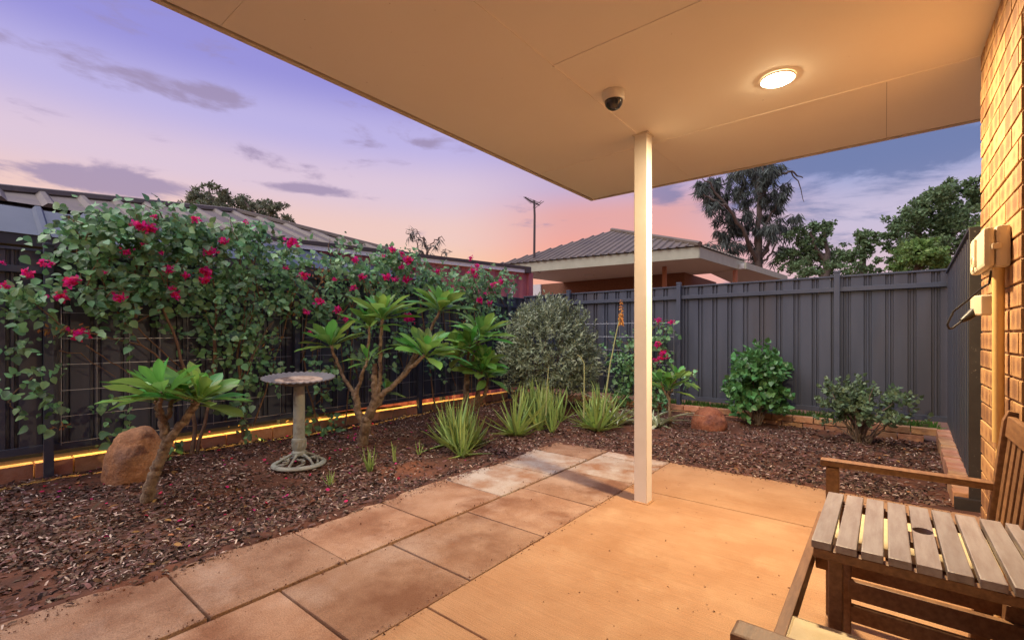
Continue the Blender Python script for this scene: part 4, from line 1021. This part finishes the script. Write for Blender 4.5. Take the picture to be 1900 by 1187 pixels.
# leaning back posts
def stile(y0, zt=.885, name='back_post'):
    MB().bar((.255, y0, 0), (.29, y0, .40), .045, .05, (1, 0, 0)).part('back_leg', 'wood', cs_, bevel=.004)
    MB().tube([(.29, y0, .40), (.318, y0, .66), (.338, y0, .86), (.346, y0, .895)], [.027, .027, .026, .018], 4).part(name, 'wood', cs_, bevel=.004)
for y0 in (.905, 1.47, 1.905, 2.335): stile(y0)
for a, b in ((.93, 1.445), (1.93, 2.31)):
    MB().bar((.336, a, .845), (.336, b, .845), .022, .070, (.1, 0, 1)).part('back_top_rail', 'wood', cs_, bevel=.004)
    MB().bar((.296, a, .47), (.296, b, .47), .022, .055, (.1, 0, 1)).part('back_low_rail', 'wood', cs_, bevel=.004)
    n_ = 5
    for k in range(n_):
        yk = a + (b - a) * (k + .5) / n_
        MB().bar((.300, yk, .498), (.333, yk, .812), .045, .012, (1, 0, 0)).part('back_slat', 'wood', cs_, bevel=.003)
# arms
for y0 in (.868, 2.318): W('arm', -.212, .312, y0, y0 + .055, .614, .640, bevel=.006)
def cushion(x0, x1, y0, y1, z0, z1, label):
    bm = bmesh.new(); bmesh.ops.create_cube(bm, size=1)
    bmesh.ops.subdivide_edges(bm, edges=bm.edges[:], cuts=7, use_grid_fill=True)
    for v in bm.verts:
        a, b, c = v.co * 2
        k = (1 - abs(a) ** 6) * (1 - abs(b) ** 6)
        v.co = Vector(((x0 + x1) / 2 + a * (x1 - x0) / 2 * (1 - .012 * (c * c)), (y0 + y1) / 2 + b * (y1 - y0) / 2 * (1 - .012 * (c * c)), (z0 + z1) / 2 + c * (z1 - z0) / 2 * (.62 + .38 * k)))
    me = bpy.data.meshes.new('seat_cushion'); bm.to_mesh(me); bm.free(); me.materials.append(M['cushion'])
    for p in me.polygons: p.use_smooth = True
    o = bpy.data.objects.new('seat_cushion', me); finish(o, None, label, 'cushion', 'cream cushions on the timber seat'); ORG[o.name] = Vector()
    MB().tube([(x0, y0, z1 - .012), (x1, y0, z1 - .012), (x1, y1, z1 - .012), (x0, y1, z1 - .012), (x0, y0, z1 - .012)], .004, 6).part('piping', 'cushion', o, smooth=True)
cushion(-.178, .27, .96, 1.345, .415, .465, 'cream seat cushion on the seat in front of the slatted table')
cushion(-.178, .27, 1.965, 2.29, .415, .465, 'cream seat cushion on the seat beyond the slatted table')

# ================================================================== NEIGHBOURS
def ribbed_roof(rt, a, b, apex, m, pitch=.76, rib=.19, rh=.035, ribw=.05):
    """triangular or trapezoid roof plane a-b (eave) up to apex, as separate sheets with ribs running up the slope"""
    a, b, apex = Vector(a), Vector(b), Vector(apex); u = (b - a); L_ = u.length; u.normalize()
    up = apex - a; ua = up.dot(u); v = up - u * ua; Hh = v.length; v.normalize(); n = u.cross(v).normalized()
    if n.z < 0: n = -n
    lim = lambda s: Hh * (s / ua if s < ua else (L_ - s) / (L_ - ua))
    s = 0.0
    while s < L_ - .01:
        e = min(s + pitch, L_); m_ = MB()
        pts = [s, e] if not s < ua < e else [s, ua, e]
        low = [a + u * q for q in pts]; top = [a + u * q + v * max(0, lim(q)) for q in reversed(pts)]
        m_.quad(*(low + top))
        r_ = s + rib / 2
        while r_ < e - .02:
            h_ = max(.02, lim(r_))
            for k0, k1, o0, o1 in ((-ribw, -ribw * .35, 0, rh), (-ribw * .35, ribw * .35, rh, rh), (ribw * .35, ribw, rh, 0)):
                p = a + u * r_
                m_.quad(p + u * k0 + n * (o0 + .002) - v * .03, p + u * k1 + n * (o1 + .002) - v * .03, p + u * k1 + n * (o1 + .002) + v * max(.01, h_), p + u * k0 + n * (o0 + .002) + v * max(.01, h_))
            p = a + u * r_ - v * .03
            m_.quad(p - u * ribw, p - u * ribw * .35 + n * rh, p + u * ribw * .35 + n * rh, p + u * ribw)
            r_ += rib
        m_.part('roof_sheet', m, rt); s = e
# --- left neighbour
nh = root('neighbour_house', 'neighbour house with brown ribbed roof rising behind the bougainvillea fence', 'house', (-10, 3.5, -.1))
E0, E1, AP = Vector((-7.38, -.6, 2.6)), Vector((-7.22, 7.15, 2.6)), Vector((-10.1, 3.74, 3.60))
ribbed_roof(nh, E0, E1, AP, 'roofbrown', rib=.40, pitch=.80, rh=.045, ribw=.07)
E2, E3 = Vector((-13.0, 7.3, 2.6)), Vector((-13.0, -.6, 2.6))
for p, q in ((E1, E2), (E2, E3), (E3, E0)): MB().quad(p, q, AP).part('roof_plane', 'roofbrown', nh)
for p in (E0, E1): MB().tube([p + Vector((0, 0, .02)), AP + Vector((0, 0, .03))], .06, 6).part('hip_cap', 'roofbrown', nh)
MB().box(-7.46, -7.40, -.5, 7.1, 2.40, 2.575).part('fascia', 'darkwall', nh)
MB().box(-12.6, -7.7, -.2, 6.8, -.14, 2.5).part('wall', 'darkwall', nh)
lt = root('lean_to', 'blue grey metal lean-to roof just above the bougainvillea fence', 'roof', (-6.6, 3.3, 1.9))
u0, u1, w0, w1 = Vector((-6.50, -.6, 2.14)), Vector((-6.50, 6.1, 2.14)), Vector((-7.08, -.6, 2.50)), Vector((-7.08, 6.1, 2.50))
s = 0.0; Lr = 6.7
while s < Lr - .01:
    e = min(s + .76, Lr); a0, a1 = u0.lerp(u1, s / Lr), u0.lerp(u1, e / Lr); b0, b1_ = w0.lerp(w1, s / Lr), w0.lerp(w1, e / Lr)
    m_ = MB().quad(a0, a1, b1_, b0); nn = Vector((.53, 0, .85)).normalized()
    for q in (.13, .51):
        p = a0.lerp(a1, q / .76 if e - s > .7 else .5); pt_ = b0.lerp(b1_, q / .76 if e - s > .7 else .5); y_ = Vector((0, 1, 0))
        for k0, k1, o0, o1 in ((-.045, -.02, 0, .04), (-.02, .02, .04, .04), (.02, .045, .04, 0)):
            m_.quad(p + y_ * k0 + nn * (o0 + .002), p + y_ * k1 + nn * (o1 + .002), pt_ + y_ * k1 + nn * (o1 + .002), pt_ + y_ * k0 + nn * (o0 + .002))
    m_.part('roof_sheet', 'roofblue', lt); s = e
MB().bar((-6.53, -.6, 2.08), (-6.53, 6.1, 2.08), .04, .10).part('fascia', 'darkwall', lt)
for y_ in (0, 3, 6): MB().box(-6.58, -6.50, y_ - .04, y_ + .04, -.14, 2.06).part('post', 'darkwall', lt)
MB().box(-7.08, -7.04, -.6, 6.1, -.14, 2.42).part('wall', 'darkwall', lt)

# --- house beyond the back fence
fh = root('hip_roof_house', 'house with low hipped roof and cream fascia beyond the back fence', 'house', (-6, 12.5, -.1))
ZE = 3.13
Bc = gz(1299, 455, ZE); Ac = gz(905, 493, ZE); Cc = gz(1385, 484, ZE)
Ac = Bc + (gz(977, 486, ZE) - Bc) * 1.22
AP2 = at(1135, 428, 15.0)
ribbed_roof(fh, Ac, Bc, AP2, 'roofbrown', rib=.20, pitch=.8, rh=.03, ribw=.04)
Dr = (Cc - Bc); D_ = Bc + Dr * 1.0; back = Ac + (Cc - Bc) * 1.3
ribbed_roof(fh, Bc, Bc + Dr, AP2 + (Bc + Dr * .9 - AP2) * .0, 'roofbrown', rib=.20, pitch=.8, rh=.03, ribw=.04)
MB().quad(Bc + Dr, back, AP2).part('roof_plane', 'roofbrown', fh); MB().quad(back, Ac, AP2).part('roof_plane', 'roofbrown', fh)
MB().tube([Bc + Vector((0, 0, .03)), AP2 + Vector((0, 0, .03))], .06, 6).part('hip_cap', 'roofbrown', fh)
dn = Vector((0, 0, 1)); FH = .25
def fasc(p, q, z1=-.02): 
    p = p + dn * (z1 - FH / 2); q = q + dn * (z1 - FH / 2)
    MB().bar(p, q, .03, FH).part('fascia', 'fasciacream', fh)
inn = Vector((-.04, .05, 0))
fasc(Ac + inn, Bc + inn); fasc(Bc + inn, Bc + Dr + inn)
zs = Vector((0, 0, ZE - FH - .0))
MB().quad(*[Vector((p.x, p.y, ZE - FH)) for p in (Ac + inn, Bc + inn, Bc + Dr + inn, back)]).part('soffit', 'soffit', fh)
wl0, wl1 = gY(1005, 545, 12.9), gY(1330, 530, 12.9)
MB().box(wl0.x, -4.3, 12.9, 16.0, -.14, ZE - FH - .003).part('wall', 'farbrick', fh)
MB().box(wl0.x - 4.2, wl0.x - .01, 12.85, 14.0, -.14, ZE - FH - .003).part('white_wall', 'soffit', fh)
pp = gY(1233, 500, 11.5)
MB().box(pp.x - .045, pp.x + .045, 11.46, 11.54, -.14, ZE - FH - .004).part('post', 'rustpost', fh)
cl = gz(1093, 512, ZE - FH - .03)
MB().lathe([(.0001, -.07), (.09, -.065), (.13, -.04), (.14, 0)], (cl.x, cl.y, ZE - FH - .003), 20).part('ceiling_lamp', 'soffit', fh, smooth=True)
# further lean-to of the same roofline
c1, c2 = gz(1383, 487, 3.0), gz(1460, 512, 3.0)
cp = root('carport_roof', 'low cream edged carport roof beyond the back fence, right of the house', 'roof', (c1.x, c1.y, -.1))
MB().bar(c1 + dn * -.08, c2 + dn * -.08, .04, .16).part('fascia', 'fasciacream', cp)
MB().prism([(c1.x - .03, c1.y + .03), (c2.x - .03, c2.y + .03), (c2.x - 1.6, c2.y + .9), (c1.x - 1.0, c1.y + .6)], 2.86, 2.99).part('roof_slab', 'soffit', cp)
for p in (c1, c2): MB().box(p.x - .3, p.x - .2, p.y, p.y + .1, -.14, 2.83).part('post', 'rustpost', cp)
# antenna
an = gY(991, 489, Bc.y - .25); at_ = depth(an)
ant = root('tv_antenna', 'thin rooftop television antenna on a dark mast in front of the hipped roof', 'antenna', tuple(an))
MB().tube([at(991, 497, at_), at(992, 400, at_), at(991, 372, at_)], [.035, .03, .028], 8).part('mast', 'darksteel', ant, smooth=True)
MB().bar(at(985, 489, at_), at(998, 489, at_), .10, .12).part('bracket', 'darksteel', ant)
MB().tube([at(974, 366, at_ - .1), at(984, 373, at_), at(1001, 381, at_ + .2)], .016, 6).part('boom', 'darksteel', ant)
for t in np.linspace(0, 1, 9):
    c = at(974 + 26 * t, 366 + 14.5 * t, at_ - .1 + .3 * t); l_ = .05 + .16 * t
    v_ = Vector((.75, .55, 0)) if t < .8 else Vector((0.5, .4, .5))
    MB().tube([c - v_ * l_, c + v_ * l_], .008, 5).part('element', 'darksteel', ant)
MB().tube([at(992, 492, at_ - .05), at(996, 503, at_ - .08), at(1002, 506, at_ - .08), at(1005, 500, at_ - .05)], .009, 6).part('cable', 'darksteel', ant)
# shipping container
k0 = at(977.5, 498, 10.05); kd = (k0 - at(840, 482, 8.9)); kd.z = 0; kd.normalize()
sc_ = root('shipping_container', 'faded maroon shipping container between the fence corner and the hipped house', 'container', (k0.x, k0.y, -.1))
kn = Vector((kd.y, -kd.x, 0)); Lc = 6.0
m_ = MB(); prev = None; s = .12; prof = [(0, 0)]
while s < Lc: prof += [(s, 0), (s + .05, -.035), (s + .12, -.035), (s + .17, 0)]; s += .28
for i, (q, o) in enumerate(prof):
    p = k0 - kd * q + kn * o; m_.v += [(p.x, p.y, -.1), (p.x, p.y, 2.50)]
    if i: m_.f.append((2 * i - 2, 2 * i, 2 * i + 1, 2 * i - 1))
m_.part('side_panel', 'maroon', sc_)
MB().bar(k0 + dn * (2.53 - k0.z) + kn * .01, k0 - kd * Lc + dn * (2.53 - k0.z) + kn * .01, .08, .07).part('top_rail', 'white', sc_)
MB().bar(k0 + dn * (2.60 - k0.z), k0 - kd * Lc + dn * (2.60 - k0.z), .14, .06).part('roof_edge', 'darksteel', sc_)
MB().bar(k0 + kd * .06 + dn * (-.1 - k0.z), k0 + kd * .06 + dn * (2.5 - k0.z), .14, .12, kd).part('corner_post', 'maroon', sc_)
MB().bar(k0 + kd * .05 + dn * (2.56 - k0.z), k0 - kd * .10 + dn * (2.56 - k0.z), .18, .13).part('corner_casting', 'darksteel', sc_)
q0 = k0 - kd * .42 + kn * .004
p0 = k0 - kd * 1.2 - kn * 1.2
MB().box(p0.x - .9, p0.x + .9, p0.y - .9, p0.y + .9, -.1, 2.45).part('body_core', 'maroon', sc_)
for i in range(5):
    zc = 2.18 - .11 * i
    MB().bar(q0 + dn * (zc - k0.z) - kd * .03, q0 + dn * (zc - k0.z) + kd * .03, .006, .075).part('stencil_mark', 'white', sc_)

# ================================================================== TREES
def grow(rt, base, tips_px, d0, trunk, m='trunkdark', r0=.16, fork=None):
    pass
def tree(name, label, trunk, limbs, blobs, m, size, tmpl, seed, droop=0.0, bark='trunkdark'):
    """trunk/limbs: point+radius lists; blobs: (centre, radius xyz, leaf count) clumps"""
    r_ = np.random.default_rng(seed); b = trunk[0][0]
    rt = root(name, label, 'tree', (b.x, b.y, b.z))
    for i, (pts, ra, rb) in enumerate([trunk] + limbs):
        P = wob(pts if isinstance(pts, list) else [pts], .06, 4)
        MB().tube(P, list(np.linspace(ra, rb, len(P))), 8).part('trunk' if i == 0 else 'limb', bark, rt, smooth=True, sharp=80)
    VV, FF, off = [], [], 0
    for c, rad, n in blobs:
        # sub-clumps inside every blob leave gaps between them
        k = max(4, n // 48); cc = norm(r_.normal(0, 1, (k, 3))) * (r_.random((k, 1)) ** .45) * np.array(rad) + np.array(c)
        idx = r_.integers(0, k, n)
        P = cc[idx] + r_.normal(0, 1, (n, 3)) * np.array(rad) * .115
        D = r_.normal(0, 1, (n, 3)) * (1 - .6 * min(1, droop)) + (0, 0, -1.4 * droop)
        V, F = leaves(P, D, r_.normal(0, 1, (n, 3)) + (0, 0, .4), r_.uniform(size * .6, size * 1.3, n), tmpl)
        VV.append(V); FF.append(F + off); off += len(V)
    leafpart('crown', m, rt, np.concatenate(VV), np.concatenate(FF), kind='stuff')
    return rt
def blobs_px(lst, d, n_scale=1.0, dj=1.0, seed=1):
    rd = random.Random(seed); out = []
    for x, y, rx, ry, n in lst:
        dd = d + rd.uniform(-dj, dj); c = at(x, y, dd); k = dd / F_PX
        out.append((tuple(c), (rx * k, rx * k, ry * k), int(n * n_scale)))
    return out
# she-oak
d = 20.0; A = lambda x, y, q=0: at(x, y, d + q)
def G(x, y, q=0): p = A(x, y, q); return Vector((p.x, p.y, -.3))
tree('she_oak', 'tall wispy she-oak with bare forked limbs behind the hipped house', ([G(1408, 620), A(1408, 520), A(1405, 480), A(1409, 400), A(1412, 370)], .21, .08),
    [([A(1404, 485), A(1385, 440, -.5), A(1350, 385, -.8), A(1320, 345, -1), A(1303, 332, -1)], .10, .02), ([A(1412, 372), A(1405, 330), A(1398, 312)], .13, .05), ([A(1412, 372), A(1425, 335), A(1445, 325), A(1470, 318), A(1490, 330)], .11, .02),
     ([A(1413, 372), A(1430, 330), A(1428, 290), A(1432, 262)], .12, .03), ([A(1409, 440), A(1425, 410), A(1440, 380)], .08, .03), ([A(1405, 350), A(1390, 318), A(1378, 302)], .09, .03), ([A(1425, 336), A(1412, 300), A(1418, 268)], .07, .02), ([A(1350, 385, -.8), A(1325, 372, -1), A(1305, 360, -1)], .07, .02),
     ([A(1468, 318), A(1484, 345), A(1492, 375)], .03, .01), ([A(1410, 480), A(1424, 465), A(1425, 445)], .12, .06), ([A(1407, 470), A(1398, 430), A(1390, 400)], .08, .02), ([A(1412, 490), A(1432, 470), A(1450, 430)], .06, .02), ([A(1385, 440), A(1372, 420), A(1350, 418)], .06, .02)],
    blobs_px([(1310, 345, 22, 22, 330), (1330, 365, 22, 28, 330), (1300, 335, 14, 12, 110), (1352, 350, 22, 26, 280), (1345, 400, 24, 24, 300), (1315, 380, 14, 22, 130), (1380, 320, 24, 24, 380), (1400, 300, 28, 22, 420), (1430, 310, 26, 26, 380), (1450, 340, 18, 26, 220), (1388, 360, 26, 28, 330), (1420, 350, 24, 28, 320), (1442, 385, 26, 28, 360), (1385, 410, 26, 26, 330), (1365, 430, 28, 20, 300), (1430, 420, 26, 26, 300), (1460, 420, 22, 22, 200), (1335, 440, 18, 14, 150), (1355, 460, 28, 20, 250), (1390, 460, 24, 20, 220), (1445, 460, 24, 26, 260), (1320, 455, 18, 14, 120), (1390, 480, 26, 14, 160), (1420, 278, 30, 14, 260), (1330, 338, 12, 14, 90), (1480, 400, 12, 14, 60)], d, 1.7, 1.2, 3), 'oakleaf', .40, NEEDLE, 31, .8)
# darker trees right of it
d = 19.0
tree('broad_tree', 'dark green broad tree beside the she-oak behind the grey fence', ([G(1530, 640), A(1532, 520), A(1535, 470)], .25, .12), [([A(1534, 490), A(1510, 455), A(1505, 430)], .1, .03), ([A(1535, 475), A(1530, 440), A(1525, 420)], .1, .03)],
    blobs_px([(1500, 440, 36, 24, 620), (1520, 425, 26, 14, 320), (1480, 470, 34, 28, 620), (1525, 465, 34, 24, 520), (1465, 495, 30, 18, 300), (1540, 490, 36, 18, 420), (1500, 495, 34, 20, 420), (1536, 416, 10, 7, 60), (1490, 535, 44, 26, 420), (1545, 530, 36, 26, 320)], d, 1.9, 1, 5), 'treeleaf', .135, DIAM, 32)
tree('broad_tree', 'smaller round dark tree with gaps showing sky, behind the grey fence', ([G(1600, 640), A(1602, 520), A(1598, 470)], .2, .1), [([A(1598, 480), A(1612, 455), A(1620, 445)], .08, .02)],
    blobs_px([(1595, 445, 30, 18, 420), (1612, 462, 24, 16, 300), (1580, 472, 30, 18, 360), (1570, 495, 34, 14, 300), (1605, 440, 18, 10, 150), (1640, 500, 26, 9, 130), (1600, 520, 44, 24, 380)], d - 1, 1.8, .8, 6), 'treeleaf', .13, DIAM, 33)
d = 18.0
tree('fig_tree', 'tall spreading dark green tree rising beside the brick wall', ([G(1745, 640), A(1748, 520), A(1750, 450)], .4, .2), [([A(1748, 480), A(1715, 440), A(1690, 410)], .16, .04), ([A(1750, 455), A(1755, 410), A(1745, 375)], .16, .04), ([A(1750, 460), A(1790, 410), A(1805, 370)], .15, .04), ([A(1715, 440), A(1690, 450), A(1665, 440)], .08, .03)],
    blobs_px([(1680, 410, 34, 26, 620), (1660, 440, 22, 22, 300), (1705, 385, 30, 26, 560), (1745, 365, 32, 26, 560), (1760, 345, 18, 16, 230), (1790, 370, 32, 30, 620), (1810, 345, 18, 18, 260), (1735, 410, 44, 28, 800), (1785, 410, 40, 28, 680), (1700, 430, 36, 22, 480), (1660, 480, 26, 20, 300), (1780, 450, 44, 24, 520), (1720, 370, 20, 16, 200), (1830, 400, 40, 60, 600), (1690, 460, 30, 20, 300), (1640, 462, 12, 12, 80), (1700, 510, 44, 26, 420), (1770, 505, 50, 30, 520), (1830, 490, 40, 40, 400)], d, 2.0, 1.2, 7), 'treeleaf', .135, DIAM, 34)
d = 14.0
tree('young_tree', 'lighter yellow green bushy tree in front of the tall dark one', ([G(1700, 640), A(1702, 540), A(1703, 490)], .12, .06), [([A(1703, 500), A(1720, 470), A(1735, 455)], .05, .02)],
    blobs_px([(1705, 470, 38, 20, 620), (1690, 490, 34, 16, 420), (1735, 480, 30, 20, 400), (1760, 490, 24, 16, 200), (1815, 425, 14, 16, 180), (1715, 455, 24, 12, 260), (1700, 525, 40, 24, 420)], d, 2.6, .5, 8), 'treeleaf2', .115, DIAM, 35)
# gums behind the left roof
d = 30.0
tree('gum_tree', 'rounded grey green gum tree behind the brown ribbed roof', ([G(410, 640), A(412, 480), A(408, 400)], .4, .2), [([A(410, 420), A(385, 385), A(370, 365)], .15, .04), ([A(408, 410), A(395, 370), A(388, 350)], .15, .04)],
    blobs_px([(385, 365, 34, 20, 520), (355, 370, 22, 20, 330), (400, 385, 36, 20, 420), (345, 385, 20, 14, 200), (410, 360, 16, 14, 160), (320, 390, 24, 7, 120), (390, 348, 14, 9, 100)], d, 1.9, 1.5, 9), 'gumleaf', .22, LANCE, 36)
tree('gum_tree', 'wider olive gum tree right of the rounded gum behind the brown roof', ([G(490, 640), A(490, 480), A(480, 410)], .4, .2), [([A(482, 420), A(505, 395), A(520, 385)], .15, .04), ([A(480, 410), A(462, 385), A(455, 372)], .15, .04)],
    blobs_px([(460, 380, 30, 18, 480), (485, 392, 34, 18, 520), (440, 388, 22, 18, 260), (520, 392, 20, 18, 240), (505, 378, 14, 10, 110), (530, 405, 14, 12, 130), (500, 405, 34, 10, 300)], d + 1, 1.9, 1.5, 10), 'gumleaf', .22, LANCE, 37)
# wispy sapling between the houses
d = 11.5
tree('wispy_sapling', 'wispy feathery sapling poking up between the two neighbouring roofs', ([G(795, 640), A(796, 520), A(792, 470), A(785, 440)], .05, .02), [([A(794, 490), A(775, 455), A(762, 440), A(754, 428)], .02, .006), ([A(792, 475), A(805, 450), A(815, 440), A(822, 446)], .02, .006), ([A(788, 455), A(778, 435), A(770, 425), A(762, 428)], .015, .005), ([A(800, 500), A(820, 470), A(828, 462)], .015, .005), ([A(796, 500), A(770, 475), A(760, 470)], .012, .005)],
    blobs_px([(758, 440, 8, 14, 40), (772, 432, 12, 8, 50), (815, 450, 12, 10, 60), (790, 455, 14, 12, 60), (775, 465, 16, 10, 50), (825, 468, 10, 8, 40), (800, 475, 22, 8, 60), (868, 478, 10, 5, 16)], d, .6, .2, 11), 'oakleaf', .20, NEEDLE, 38, .6, 'greybark')
